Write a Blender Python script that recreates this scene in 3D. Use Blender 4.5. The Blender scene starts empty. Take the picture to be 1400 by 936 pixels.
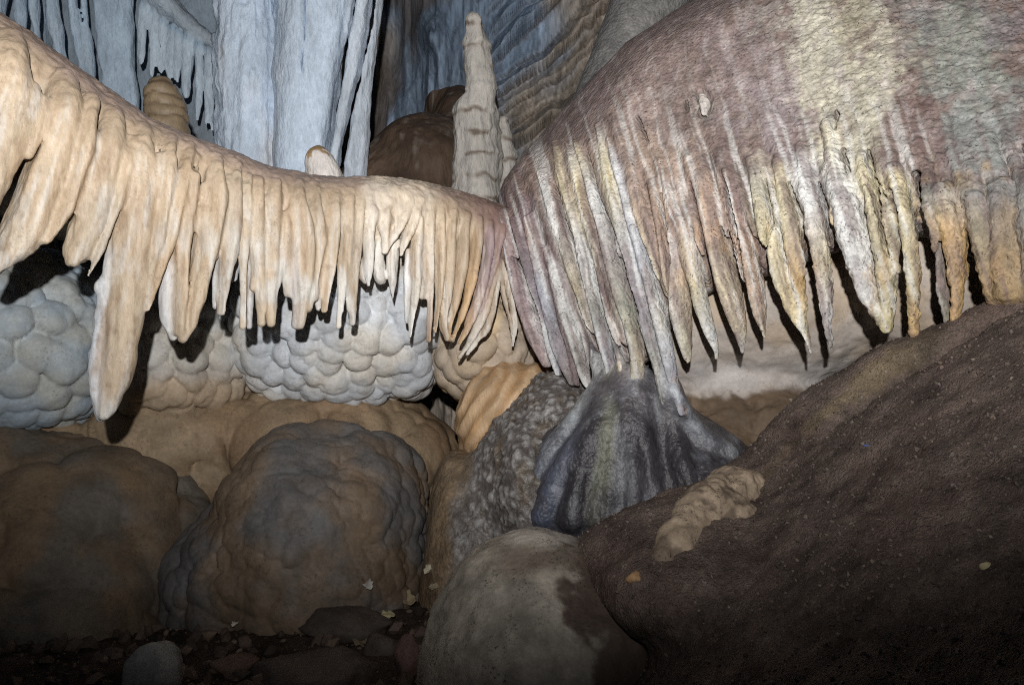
import bpy, math, random
import numpy as np

# ------------------------------------------------------------------ camera, world, flash, exposure
SC = bpy.context.scene
FOC = 1078.0          # focal length in pixels of the 1400 x 936 photograph
CZ = 0.75             # height of the lens above the pit floor
cam_d = bpy.data.cameras.new("camera")
cam = bpy.data.objects.new("camera", cam_d)
SC.collection.objects.link(cam)
cam.location = (0, 0, CZ)
cam.rotation_euler = (math.radians(90), 0, 0)
cam_d.sensor_width = 36.0
cam_d.lens = 36.0 * FOC / 1400.0
cam_d.clip_start = 0.05
cam_d.clip_end = 200.0
SC.camera = cam

world = bpy.data.worlds.new("World")
SC.world = world
world.use_nodes = True
bg = world.node_tree.nodes["Background"]
bg.inputs[0].default_value = (0.45, 0.62, 1.0, 1)
bg.inputs[1].default_value = 0.012

fl_d = bpy.data.lights.new("camera_flash", "SPOT")     # the photographer's flash, above and behind the lens
fl = bpy.data.objects.new("camera_flash", fl_d)
SC.collection.objects.link(fl)
FLASH = (-0.02, -0.22, CZ + 0.27)
fl.location = FLASH
fl.rotation_euler = (math.radians(90 + 33), 0, 0)
fl.scale = (1.25, 1.0, 1.0)
fl_d.energy = 420.0
fl_d.color = (1.0, 0.985, 0.96)
fl_d.spot_size = math.radians(128)
fl_d.spot_blend = 1.0
fl_d.shadow_soft_size = 0.018

SC.view_settings.view_transform = 'Standard'
SC.view_settings.look = 'None'
SC.view_settings.exposure = 0.0
SC.view_settings.gamma = 1.0
SC.view_settings.use_curve_mapping = False
SC.render.engine = 'CYCLES'
SC.cycles.max_bounces = 4
SC.cycles.use_denoising = False
SC.cycles.filter_width = 1.1
SC.cycles.sample_clamp_indirect = 3.0

# ------------------------------------------------------------------ numeric helpers
f32 = np.float32


def P(u, v, d):
    return np.array([(u - 700.0) / FOC * d, d, (468.0 - v) / FOC * d + CZ], dtype=np.float64)


def UV(p):
    y = np.maximum(p[:, 1], 0.05)
    return 700 + FOC * p[:, 0] / y, 468 - FOC * (p[:, 2] - CZ) / y


def _hash(ix, iy, iz, seed):
    h = (ix.astype(np.int64) * 374761393 + iy.astype(np.int64) * 668265263 + iz.astype(np.int64) * 2147483647 + seed * 974711) & 0xffffffff
    h = ((h ^ (h >> 13)) * 1274126177) & 0xffffffff
    h = ((h ^ (h >> 16)) * 2246822519) & 0xffffffff
    return ((h ^ (h >> 15)) & 0xffff).astype(f32) / 32767.5 - 1.0


def vnoise(p, s, seed=0):
    """smooth value noise in -1..1 at points p (n,3), s = frequency (scalar or 3)"""
    q = p * np.asarray(s, dtype=np.float64)
    i = np.floor(q).astype(np.int64)
    f = (q - i).astype(f32)
    w = f * f * f * (f * (f * 6 - 15) + 10)
    out = 0
    for dx in (0, 1):
        wx = w[:, 0] if dx else 1 - w[:, 0]
        for dy in (0, 1):
            wy = w[:, 1] if dy else 1 - w[:, 1]
            for dz in (0, 1):
                wz = w[:, 2] if dz else 1 - w[:, 2]
                out = out + wx * wy * wz * _hash(i[:, 0] + dx, i[:, 1] + dy, i[:, 2] + dz, seed)
    return out


def fbm(p, s, oct=3, seed=0, gain=0.5):
    s = np.asarray(s, dtype=np.float64)
    a, t, out = 1.0, 0.0, 0
    for k in range(oct):
        out = out + a * vnoise(p, s * 2.03 ** k, seed + 17 * k)
        t += a
        a *= gain
    return out / t


def sstep(a, b, x):
    t = np.clip((x - a) / (b - a), 0, 1)
    return t * t * (3 - 2 * t)


def catmull(a, n=4):
    a = np.asarray(a, dtype=np.float64)
    if len(a) < 3:
        t = np.linspace(0, 1, n + 1)[:, None]
        return a[0] * (1 - t) + a[-1] * t
    e = np.vstack([2 * a[0] - a[1], a, 2 * a[-1] - a[-2]])
    out = []
    for i in range(1, len(e) - 2):
        p0, p1, p2, p3 = e[i - 1], e[i], e[i + 1], e[i + 2]
        for t in np.linspace(0, 1, n, endpoint=False):
            out.append(0.5 * (2 * p1 + (p2 - p0) * t + (2 * p0 - 5 * p1 + 4 * p2 - p3) * t * t + (3 * p1 - p0 - 3 * p2 + p3) * t ** 3))
    out.append(a[-1])
    return np.array(out)


# ------------------------------------------------------------------ implicit rock: a distance field grown from strands, lumps and slabs
class Rock:
    def __init__(s, lo, hi, h):
        s.lo, s.h = np.array(lo, float), h
        s.n = np.ceil((np.array(hi, float) - s.lo) / h).astype(int) + 1
        s.ax = [(s.lo[k] + h * np.arange(s.n[k])).astype(f32) for k in range(3)]
        s.F = np.full(tuple(s.n), 1.0, f32)
        s.prims = []

    def box(s, lo, hi):
        a = np.maximum(np.floor((np.array(lo) - s.lo) / s.h).astype(int), 0)
        b = np.minimum(np.ceil((np.array(hi) - s.lo) / s.h).astype(int) + 1, s.n)
        if np.any(b <= a):
            return None
        sl = tuple(slice(int(a[k]), int(b[k])) for k in range(3))
        X = s.ax[0][sl[0]][:, None, None]
        Y = s.ax[1][sl[1]][None, :, None]
        Z = s.ax[2][sl[2]][None, None, :]
        return sl, X, Y, Z

    @staticmethod
    def smin(a, b, k):
        m = np.maximum(k - np.abs(a - b), 0) / k
        return np.minimum(a, b) - m * m * (k * 0.25)

    def _chain_d(s, pts, r, asp, X, Y, Z, sl, mar, rot):
        base = [x.start for x in sl]
        d = np.full((X.shape[0], Y.shape[1], Z.shape[2]), 1.0, f32)
        c, q_ = math.cos(rot), math.sin(rot)
        ext = np.array([asp if rot else 1, asp, 1])
        for i in range(len(pts) - 1):
            a, b, ra, rb = pts[i], pts[i + 1], r[i], r[i + 1]
            m = max(ra, rb) * ext + mar
            bx = s.box(np.minimum(a, b) - m, np.maximum(a, b) + m)
            if bx is None:
                continue
            s2 = bx[0]
            loc = tuple(slice(max(s2[k].start, sl[k].start) - base[k], min(s2[k].stop, sl[k].stop) - base[k]) for k in range(3))
            if any(w.stop <= w.start for w in loc):
                continue
            dx, dy, pz = X[loc[0]] - f32(a[0]), Y[:, loc[1]] - f32(a[1]), Z[:, :, loc[2]] - f32(a[2])
            if rot:
                px = dx * f32(-q_) + dy * f32(c)
                py = (dx * f32(c) + dy * f32(q_)) / f32(asp)
            else:
                px, py = dx, dy / f32(asp)
            ab = b - a
            if rot:
                ab2 = np.array([-q_ * ab[0] + c * ab[1], (c * ab[0] + q_ * ab[1]) / asp, ab[2]])
            else:
                ab2 = np.array([ab[0], ab[1] / asp, ab[2]])
            L = max(float(ab2 @ ab2), 1e-9)
            t = np.clip((px * f32(ab2[0]) + py * f32(ab2[1]) + pz * f32(ab2[2])) / f32(L), 0, 1)
            q = np.sqrt((px - t * f32(ab2[0])) ** 2 + (py - t * f32(ab2[1])) ** 2 + (pz - t * f32(ab2[2])) ** 2) - (f32(ra) + t * f32(rb - ra))
            d[loc] = np.minimum(d[loc], q)
        return d

    def chain(s, pts, r, k=0.012, asp=1.0, part=None, col=None, t0=0.0, cut=False, paint=True, rot=0.0):
        """a tapering strand; asp stretches its section in depth, or, turned by rot, into a blade seen at a slant"""
        pts, r = np.asarray(pts, float), np.asarray(r, float)
        if rot and not cut:
            r = r / math.sqrt((asp * math.cos(rot)) ** 2 + math.sin(rot) ** 2)
        mar = k + 2.5 * s.h
        m = r.max() * np.array([asp if rot else 1, asp, 1]) + mar
        bx = s.box(pts.min(0) - m, pts.max(0) + m)
        if bx is None:
            return
        sl, X, Y, Z = bx
        d = s._chain_d(pts, r, asp, X, Y, Z, sl, mar, rot)
        if cut:
            s.F[sl] = -s.smin(-s.F[sl], d, k)
            return
        s.F[sl] = s.smin(s.F[sl], d, k)
        if paint:
            s.prims.append(dict(pts=pts, r=r, asp=asp, part=part, col=col, t0=t0, rot=rot))

    def ell(s, c, rad, k=0.012, part=None, col=None, cut=False):
        c, rad = np.asarray(c, float), np.asarray(rad, float)
        m = rad + k + 2.5 * s.h
        bx = s.box(c - m, c + m)
        if bx is None:
            return
        sl, X, Y, Z = bx
        x, y, z = X - f32(c[0]), Y - f32(c[1]), Z - f32(c[2])
        k0 = np.sqrt((x / f32(rad[0])) ** 2 + (y / f32(rad[1])) ** 2 + (z / f32(rad[2])) ** 2)
        k1 = np.sqrt((x / f32(rad[0] ** 2)) ** 2 + (y / f32(rad[1] ** 2)) ** 2 + (z / f32(rad[2] ** 2)) ** 2) + f32(1e-6)
        d = k0 * (k0 - 1) / k1
        s.F[sl] = -s.smin(-s.F[sl], d, k) if cut else s.smin(s.F[sl], d, k)
        if part is not None or col is not None:
            s.prims.append(dict(pts=np.array([c, c]), r=np.array([rad[0]] * 2), asp=rad[1] / rad[0], part=part, col=col, t0=0.0, zs=rad[2] / rad[0]))

    def func(s, fn, k):
        Y = s.ax[1][None, :, None]
        Z = s.ax[2][None, None, :]
        for i in range(0, s.n[0], 16):
            X = s.ax[0][i:i + 16][:, None, None]
            s.F[i:i + 16] = s.smin(s.F[i:i + 16], fn(X, Y, Z).astype(f32), k)

    def depth(s, u, v, d0=0.3, d1=5.0):
        """distance at which the sight line of pixel (u, v) enters the rock"""
        d = np.arange(d0, d1, s.h * 0.5)
        p = np.stack([(u - 700) / FOC * d, d, (468 - v) / FOC * d + CZ], 1)
        i = np.round((p - s.lo) / s.h).astype(int)
        ok = np.all((i >= 0) & (i < s.n), 1)
        for j in np.nonzero(ok)[0]:
            if s.F[tuple(i[j])] < 0:
                return float(d[j])
        return None

    def mesh(s):
        F = s.F
        S = F < 0
        n = s.n
        corners = [(i, j, k) for i in (0, 1) for j in (0, 1) for k in (0, 1)]
        cnt = np.zeros(tuple(n - 1), np.int8)
        for c in corners:
            cnt += S[c[0]:n[0] - 1 + c[0], c[1]:n[1] - 1 + c[1], c[2]:n[2] - 1 + c[2]]
        act = np.argwhere((cnt > 0) & (cnt < 8))
        idx = np.full(tuple(n - 1), -1, np.int32)
        idx[act[:, 0], act[:, 1], act[:, 2]] = np.arange(len(act))
        val = {c: F[act[:, 0] + c[0], act[:, 1] + c[1], act[:, 2] + c[2]] for c in corners}
        acc = np.zeros((len(act), 3))
        num = np.zeros(len(act))
        for c in corners:
            for ax in range(3):
                if c[ax]:
                    continue
                e = list(c)
                e[ax] = 1
                va, vb = val[c], val[tuple(e)]
                cr = (va < 0) != (vb < 0)
                t = np.where(cr, va / np.where(cr, va - vb, 1), 0)
                p = np.tile(np.array(c, float), (len(act), 1))
                p[:, ax] += t
                acc += p * cr[:, None]
                num += cr
        V = s.lo + s.h * (act + acc / num[:, None])
        faces = []
        for ax in range(3):
            o1, o2 = (ax + 1) % 3, (ax + 2) % 3
            sa = [slice(None)] * 3
            sb = [slice(None)] * 3
            sa[ax] = slice(0, n[ax] - 1)
            sb[ax] = slice(1, n[ax])
            A, B = S[tuple(sa)], S[tuple(sb)]
            e = np.argwhere(A != B)
            e = e[(e[:, o1] > 0) & (e[:, o2] > 0) & (e[:, o1] < n[o1] - 1) & (e[:, o2] < n[o2] - 1)]
            fl = A[e[:, 0], e[:, 1], e[:, 2]]
            q = []
            for (d1, d2) in ((-1, -1), (0, -1), (0, 0), (-1, 0)):
                g = e.copy()
                g[:, o1] += d1
                g[:, o2] += d2
                q.append(idx[g[:, 0], g[:, 1], g[:, 2]])
            q = np.stack(q, 1)
            q[~fl] = q[~fl][:, ::-1]
            faces.append(q)
        return V, np.vstack(faces)

    def paint(s, V, base, soft=0.006):
        """colour and part of every vertex from the strand it lies on"""
        wsum = np.full(len(V), 0.35)
        col = base * 0.35
        best = np.full(len(V), 0.004)
        part = np.full(len(V), -1)
        names = []
        for pr in s.prims:
            pts, r, asp = pr['pts'], pr['r'], pr['asp']
            rot = pr.get('rot', 0.0)
            m = r.max() * np.array([asp if rot else 1, asp, pr.get('zs', 1)]) + 0.03
            sel = np.nonzero(np.all((V > pts.min(0) - m) & (V < pts.max(0) + m), 1))[0]
            if not len(sel):
                continue
            v = V[sel]
            d = np.full(len(sel), 9.0)
            T = np.zeros(len(sel))
            c_, q_ = math.cos(rot), math.sin(rot)
            if rot:
                MT = np.array([[-q_, c_, 0], [c_ / asp, q_ / asp, 0], [0, 0, 1 / pr.get('zs', 1)]]).T
            else:
                MT = np.diag([1, 1 / asp, 1 / pr.get('zs', 1)])
            v = v @ MT
            pts = pts @ MT
            N = len(pts) - 1
            for i in range(N):
                a, b = pts[i], pts[i + 1]
                ab = b - a
                L = max(ab @ ab, 1e-9)
                w = v - a
                t = np.clip(w @ ab / L, 0, 1)
                q = np.linalg.norm(w - t[:, None] * ab, axis=1) - (r[i] + t * (r[i + 1] - r[i]))
                b_ = q < d
                d[b_] = q[b_]
                T[b_] = ((i + t) / N)[b_]
            if pr['col'] is not None:
                cs = np.atleast_2d(np.array(pr['col'], float))
                x = np.linspace(0, 1, len(cs)) if len(cs) > 1 else None
                c = np.stack([np.interp(T, x, cs[:, k]) for k in range(3)], 1) if x is not None else np.repeat(cs, len(sel), 0)
                w = np.exp(-np.clip(d, -0.004, 1) / soft)
                w = w * sstep(0.0, 0.12, T) if pr['t0'] else w
                col[sel] += c * w[:, None]
                wsum[sel] += w
            if pr['part'] is not None:
                if pr['part'] not in names:
                    names.append(pr['part'])
                ok = (d < best[sel]) & (T >= pr['t0'])
                part[sel[ok]] = names.index(pr['part'])
                best[sel[ok]] = d[ok]
        return col / wsum[:, None], part, names


def vnormals(V, Fc):
    a, b, c, d = (V[Fc[:, k]] for k in range(4))
    nf = np.cross(c - a, d - b)
    N = np.zeros_like(V)
    for k in range(4):
        for ax in range(3):
            N[:, ax] += np.bincount(Fc[:, k], nf[:, ax], len(V))
    return N / np.maximum(np.linalg.norm(N, axis=1), 1e-12)[:, None]


def mesh_obj(name, V, Fc, mat, col=None, nrm=None, parent=None, loc=None):
    V = np.asarray(V, float)
    o = None
    me = bpy.data.meshes.new(name)
    off = np.zeros(3) if loc is None else np.asarray(loc, float)
    me.vertices.add(len(V))
    me.vertices.foreach_set("co", (V - off).astype(f32).ravel())
    k = Fc.shape[1]
    me.loops.add(len(Fc) * k)
    me.loops.foreach_set("vertex_index", Fc.astype(np.int32).ravel())
    me.polygons.add(len(Fc))
    me.polygons.foreach_set("loop_start", np.arange(0, len(Fc) * k, k, dtype=np.int32))
    me.update(calc_edges=True)
    me.validate()
    me.polygons.foreach_set("use_smooth", np.ones(len(me.polygons), bool))
    if col is not None and len(col) == len(me.vertices):
        at = me.attributes.new("Col", 'FLOAT_COLOR', 'POINT')
        at.data.foreach_set("color", np.hstack([np.clip(col, 0, 1), np.ones((len(col), 1))]).astype(f32).ravel())
    if nrm is not None and len(nrm) == len(me.vertices):
        me.normals_split_custom_set_from_vertices(nrm.astype(f32).tolist())
    me.materials.append(mat)
    o = bpy.data.objects.new(name, me)
    SC.collection.objects.link(o)
    if loc is not None:
        o.location = off
    if parent is not None:
        o.parent = parent
        if loc is None:
            o.location = -np.array(parent.location)
        else:
            o.location = off - np.array(parent.location)
    return o


def tag(o, label=None, cat=None, group=None, kind=None):
    for k, v in (("label", label), ("category", cat), ("group", group), ("kind", kind)):
        if v:
            o[k] = v
    return o


def empty(name, loc):
    o = bpy.data.objects.new(name, None)
    SC.collection.objects.link(o)
    o.location = loc
    return o


def sub(V, Fc, m):
    """faces of mask m with their own vertices"""
    q = Fc[m]
    u, inv = np.unique(q, return_inverse=True)
    return u, inv.reshape(q.shape)


LAST = []


def emit(rock, name, mat, base_col, disp=None, body='body', label=None, cat=None, group=None, kind=None, part_name=None, soft=0.006, root=None, post=None):
    """mesh the rock, paint it, displace it, and link it as a thing with its parts"""
    V, Fc = rock.mesh()
    base = base_col(V) if callable(base_col) else np.tile(np.array(base_col, float), (len(V), 1))
    col, part, names = rock.paint(V, base, soft)
    if post is not None:
        col = post(V, col)
    if disp is not None:
        N = vnormals(V, Fc)
        V = V + N * disp(V, N)[:, None]
    N = vnormals(V, Fc)
    LAST[:] = [V, N]
    fp = part[Fc]
    fpart = np.where(np.max(fp, 1) == np.min(fp, 1), fp[:, 0], -1)
    if not names:
        o = mesh_obj(name, V, Fc, mat, col)
        return tag(o, label, cat, group, kind)
    lo = V.min(0)
    root = empty(name, (float(V[:, 0].mean()), float(V[:, 1].mean()), float(lo[2])))
    tag(root, label, cat, group, kind)
    for i in range(-1, len(names)):
        m = fpart == i
        if m.sum() < 12:
            continue
        u, q = sub(V, Fc, m)
        nm = body if i < 0 else names[i].split('#')[0]
        mesh_obj(nm, V[u], q, mat, col[u], N[u], root)
    return root


def poly(pts, key=0):
    a = np.array(pts, float)
    a = a[np.argsort(a[:, key])]
    return lambda x: np.interp(x, a[:, key], a[:, 1 - key])


# ------------------------------------------------------------------ materials
def rock_mat(name, var=0.22, fine=120.0, bump=0.5, bdist=0.004, rough=0.62, spec=0.25, speck=0.0, speck_col=(0.02, 0.015, 0.012), stretch=None, blotch=14.0,
             pop=0.0, pop_scale=90.0, tint=None, cell=0.0, cell_scale=12.0):
    m = bpy.data.materials.new(name)
    m.use_nodes = True
    nt = m.node_tree
    N, L = nt.nodes, nt.links
    bs = N["Principled BSDF"]
    bs.inputs["Roughness"].default_value = rough
    bs.inputs["Specular IOR Level"].default_value = spec
    geo = N.new("ShaderNodeNewGeometry")
    at = N.new("ShaderNodeAttribute")
    at.attribute_name = "Col"
    vec = geo.outputs["Position"]
    if stretch:
        mp = N.new("ShaderNodeVectorMath")
        mp.operation = 'MULTIPLY'
        mp.inputs[1].default_value = stretch
        L.new(vec, mp.inputs[0])
        svec = mp.outputs[0]
    else:
        svec = vec

    def noise(scale, detail=5, rg=0.6, v=None):
        n = N.new("ShaderNodeTexNoise")
        n.inputs["Scale"].default_value = scale
        n.inputs["Detail"].default_value = detail
        n.inputs["Roughness"].default_value = rg
        L.new(v or vec, n.inputs["Vector"])
        return n.outputs["Fac"]

    def math_(op, a, b=None, clamp=False):
        n = N.new("ShaderNodeMath")
        n.operation = op
        n.use_clamp = clamp
        for i, x in enumerate((a, b)):
            if x is None:
                continue
            if isinstance(x, (int, float)):
                n.inputs[i].default_value = x
            else:
                L.new(x, n.inputs[i])
        return n.outputs[0]

    def maprange(x, a, b, c, d):
        n = N.new("ShaderNodeMapRange")
        L.new(x, n.inputs[0])
        for i, q in enumerate((a, b, c, d)):
            n.inputs[1 + i].default_value = q
        return n.outputs[0]

    n1 = noise(blotch, 6, 0.65, svec)
    n2 = noise(fine, 6, 0.7, svec)
    k = math_('MULTIPLY', maprange(n1, 0.3, 0.7, 1 - var, 1 + var), maprange(n2, 0.3, 0.7, 1 - var * 0.7, 1 + var * 0.7))
    mul = N.new("ShaderNodeVectorMath")
    mul.operation = 'SCALE'
    L.new(at.outputs["Color"], mul.inputs[0])
    L.new(k, mul.inputs["Scale"])
    colour = mul.outputs[0]
    if tint:
        mx = N.new("ShaderNodeMix")
        mx.data_type = 'RGBA'
        mx.blend_type = 'MULTIPLY'
        L.new(maprange(noise(blotch * 2.1, 5, 0.6), 0.45, 0.7, 0, 1), mx.inputs[0])
        L.new(colour, mx.inputs[6])
        mx.inputs[7].default_value = (*tint, 1)
        colour = mx.outputs[2]
    if speck:
        mx = N.new("ShaderNodeMix")
        mx.data_type = 'RGBA'
        L.new(math_('MULTIPLY', maprange(noise(fine * 1.4, 3, 0.6), 0.57, 0.65, 0, 1), maprange(noise(blotch * 1.3, 3, 0.5), 0.45, 0.6, 0, speck)), mx.inputs[0])
        L.new(colour, mx.inputs[6])
        mx.inputs[7].default_value = (*speck_col, 1)
        colour = mx.outputs[2]
    L.new(colour, bs.inputs["Base Color"])
    h = math_('ADD', math_('MULTIPLY', noise(fine * 0.35, 5, 0.6, svec), 1.0), math_('MULTIPLY', n2, 0.45))
    if pop:
        vo = N.new("ShaderNodeTexVoronoi")
        vo.inputs["Scale"].default_value = pop_scale
        vo.feature = 'SMOOTH_F1'
        vo.inputs["Smoothness"].default_value = 0.3
        wv = N.new("ShaderNodeTexNoise")
        wv.inputs["Scale"].default_value = pop_scale * 0.6
        L.new(vec, wv.inputs["Vector"])
        ad = N.new("ShaderNodeVectorMath")
        ad.operation = 'MULTIPLY_ADD'
        L.new(wv.outputs["Color"], ad.inputs[0])
        ad.inputs[1].default_value = (0.012,) * 3
        L.new(svec, ad.inputs[2])
        L.new(ad.outputs[0], vo.inputs["Vector"])
        h = math_('SUBTRACT', h, math_('MULTIPLY', vo.outputs["Distance"], pop))
    bp = N.new("ShaderNodeBump")
    bp.inputs["Strength"].default_value = bump
    bp.inputs["Distance"].default_value = bdist
    L.new(h, bp.inputs["Height"])
    L.new(bp.outputs[0], bs.inputs["Normal"])
    return m


M_TAN = rock_mat("tan_flowstone", var=0.2, fine=140, bump=0.6, bdist=0.005, rough=0.5, spec=0.35, stretch=(1, 1, 0.4), speck=0.35, speck_col=(0.16, 0.09, 0.05), blotch=9)
M_PURPLE = rock_mat("crusted_flowstone", var=0.34, fine=150, bump=0.75, bdist=0.006, rough=0.6, speck=0.9, speck_col=(0.05, 0.03, 0.03), blotch=30, pop=0.7, pop_scale=95)
M_GREY = rock_mat("grey_cave_popcorn", var=0.2, fine=110, bump=0.45, bdist=0.004, rough=0.7, speck=0.4, speck_col=(0.1, 0.085, 0.07), blotch=9)
M_WHITE = rock_mat("white_calcite", var=0.26, fine=75, bump=1.0, bdist=0.013, rough=0.6, stretch=(1, 1, 0.4), blotch=7)
M_BROWN = rock_mat("brown_rock", var=0.28, fine=90, bump=0.6, bdist=0.005, rough=0.6, blotch=8, speck=0.4)
M_WALL = rock_mat("wall_flowstone", var=0.3, fine=45, bump=0.9, bdist=0.015, rough=0.55, stretch=(1, 1, 0.16), blotch=6, speck=0.3)
M_EARTH = rock_mat("cave_earth", var=0.6, fine=240, bump=1.0, bdist=0.009, rough=0.85, spec=0.15, blotch=11, speck=0.6, speck_col=(0.28, 0.24, 0.21), pop=0.35, pop_scale=260)
M_MOUND = rock_mat("dark_wet_flowstone", var=0.4, fine=90, bump=0.9, bdist=0.006, rough=0.36, spec=0.5, blotch=20, speck=0.5, speck_col=(0.02, 0.018, 0.02), pop=0.4, pop_scale=90)
M_BOULDER = rock_mat("pale_boulder", var=0.3, fine=130, bump=0.6, bdist=0.004, rough=0.75, blotch=10, speck=0.9, speck_col=(0.035, 0.025, 0.02))
M_LEAF = rock_mat("dry_leaf", var=0.3, fine=150, bump=0.3, bdist=0.002, rough=0.8, blotch=60)

PI = math.pi
rnd = random.Random(7)


def strand(spec, depth, n=4, wob=0.06, seed=0, dr=0.6):
    """(u, v, half width px[, extra depth]) points -> world points and radii; depth(u, v) = surface depth"""
    a = np.array([list(q) + [0.0] * (4 - len(q)) for q in spec], float)
    c = catmull(a, n)
    c[:, 2] = np.maximum(c[:, 2], 1.0)
    pts, r = [], []
    for i, (u, v, w, e) in enumerate(c):
        d = depth(u, v)
        rr = w * d / FOC * (1 + wob * math.sin(i * 1.7 + seed) * 0.6 + wob * math.sin(i * 0.9 + seed * 2.3))
        d += rr * dr + e
        pts.append(P(u, v, d))
        r.append(rr)
    return np.array(pts), np.array(r)


# ================================================================== 1. cave wall, ground
def relief(name, u0, u1, v0, v1, step, dfn, cfn, mat, label=None, cat=None, kind=None, dn=0.0, dpost=None):
    us = np.arange(u0, u1 + 1, step)
    vs = np.arange(v0, v1 + 1, step)
    U, W = np.meshgrid(us, vs)
    D = dfn(U, W)
    V = np.stack([(U - 700) / FOC * D, D, (468 - W) / FOC * D + CZ], -1).reshape(-1, 3)
    ny, nx = U.shape
    i = np.arange(ny * nx).reshape(ny, nx)
    Fc = np.stack([i[:-1, :-1], i[1:, :-1], i[1:, 1:], i[:-1, 1:]], -1).reshape(-1, 4)
    if dn:
        V = V + vnormals(V, Fc) * (fbm(V, (9, 9, 9), 4, 3) * dn)[:, None]
    if dpost is not None:
        V = dpost(V, vnormals(V, Fc), U.ravel(), W.ravel())
    return tag(mesh_obj(name, V, Fc, mat, cfn(U.ravel(), W.ravel(), V)), label, cat, kind=kind)


def wall_depth(U, W):
    d = 4.3 + 0 * U
    d = d + 0.5 * sstep(660, 520, U) - 0.25 * sstep(700, 900, U) - 0.9 * sstep(420, 0, U)
    # bulges of the far left curtain behind the brown dome
    d = d - 0.35 * np.exp(-(((U - 560) / 45) ** 2 + ((W - 190) / 75) ** 2)) - 0.3 * np.exp(-(((U - 600) / 26) ** 2 + ((W - 90) / 75) ** 2))
    d = d - 0.22 * np.exp(-(((U - 588) / 14) ** 2 + ((W - 48) / 22) ** 2))
    d = d - 1.1 * sstep(330, 520, W)
    d = d - 1.2 * sstep(1000, 1500, U) - 0.8 * sstep(0, -300, U)
    d = d - 0.5 * sstep(60, -300, W)
    return d


def wall_post(V, N, U, W):
    # flowstone terraces: slanting shelves, each swelling downwards and then cut back
    q = np.stack([U * 0.012, W * 0.012, 0 * U], 1)
    warp = fbm(q, (1, 1, 1), 3, 5) * 15 + fbm(q * 4, (1, 1, 1), 2, 9) * 6
    s = (W + 0.8 * (U - 700) + warp) / 31.0
    fr = s - np.floor(s)
    k = np.floor(s)
    amp = 0.6 + 0.4 * np.sin(k * 2.4) + 0.4 * fbm(np.stack([U * 0.02, k, 0 * U], 1), (1, 1, 1), 2, 21)
    prof = fr ** 1.3 * (1 - sstep(0.86, 1.0, fr))
    m = sstep(640, 700, U) * (1 - sstep(1000, 1100, U))
    rib = vnoise(np.stack([U * 0.16 + W * 0.03 + 2 * np.sin(W * 0.05), W * 0.02, k], 1), (1, 1, 1), 31)
    rib2 = vnoise(np.stack([U * 0.3, W * 0.012, 0 * U], 1), (1, 1, 1), 33)
    d = m * (0.27 * amp * prof + 0.010 * rib * 0.7) + (1 - m) * (0.03 * rib2 + 0.07 * fbm(V, (3.5, 3.5, 1.0), 3, 8))
    out = V.copy()
    out[:, 1] -= d
    out += N * (fbm(V, (14, 14, 6), 3, 44) * 0.012)[:, None]
    return out


def wall_col(U, W, V):
    n = fbm(V, (3, 3, 2), 4, 51)[:, None]
    q = np.stack([U * 0.012, W * 0.012, 0 * U], 1)
    warp = fbm(q, (1, 1, 1), 3, 5) * 15 + fbm(q * 4, (1, 1, 1), 2, 9) * 6
    s = (W + 0.8 * (U - 700) + warp) / 31.0
    fr = s - np.floor(s)
    m = (sstep(640, 700, U) * (1 - sstep(1000, 1100, U)))[:, None]
    tan = np.array([0.33, 0.285, 0.24])
    blue = np.array([0.23, 0.30, 0.40])
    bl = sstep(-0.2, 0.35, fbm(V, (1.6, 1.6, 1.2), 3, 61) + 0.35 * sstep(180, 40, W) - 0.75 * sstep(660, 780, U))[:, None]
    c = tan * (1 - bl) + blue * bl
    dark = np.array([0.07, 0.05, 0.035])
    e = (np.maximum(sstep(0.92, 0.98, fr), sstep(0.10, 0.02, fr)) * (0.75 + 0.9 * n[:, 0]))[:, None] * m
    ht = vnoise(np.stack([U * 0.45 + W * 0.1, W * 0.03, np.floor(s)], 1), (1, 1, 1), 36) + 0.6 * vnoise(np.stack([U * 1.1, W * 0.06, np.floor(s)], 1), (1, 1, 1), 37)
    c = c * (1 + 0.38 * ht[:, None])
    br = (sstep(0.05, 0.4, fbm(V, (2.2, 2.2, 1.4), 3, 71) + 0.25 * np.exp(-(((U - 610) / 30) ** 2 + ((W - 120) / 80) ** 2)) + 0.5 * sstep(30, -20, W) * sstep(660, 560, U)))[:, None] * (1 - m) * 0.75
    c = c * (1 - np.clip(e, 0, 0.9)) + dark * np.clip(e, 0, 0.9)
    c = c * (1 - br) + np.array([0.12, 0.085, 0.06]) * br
    return c * (1 + 0.35 * n)


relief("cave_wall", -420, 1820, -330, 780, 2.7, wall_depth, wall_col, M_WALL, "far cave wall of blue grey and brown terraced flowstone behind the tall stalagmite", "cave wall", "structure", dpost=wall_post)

# pit floor
us = np.linspace(-3.2, 3.4, 330)
ys = np.linspace(-1.0, 4.4, 270)
GX, GY = np.meshgrid(us, ys)
gp = np.stack([GX.ravel(), GY.ravel(), 0 * GX.ravel()], 1)
gz = 0.02 + 0.05 * fbm(gp, (3, 3, 3), 4, 5) + 0.012 * fbm(gp, (30, 30, 30), 3, 6)
gV = gp.copy()
gV[:, 2] = gz
gi = np.arange(GX.size).reshape(GX.shape)
gF = np.stack([gi[:-1, :-1], gi[:-1, 1:], gi[1:, 1:], gi[1:, :-1]], -1).reshape(-1, 4)
gc = np.tile(np.array([0.07, 0.05, 0.04]), (len(gV), 1)) * (1 + 0.4 * fbm(gp, (8, 8, 8), 3, 9))[:, None]
tag(mesh_obj("ground", gV, gF, M_EARTH, gc), "dark dirt floor of the pit between the boulders", "ground", kind="structure")

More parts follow.
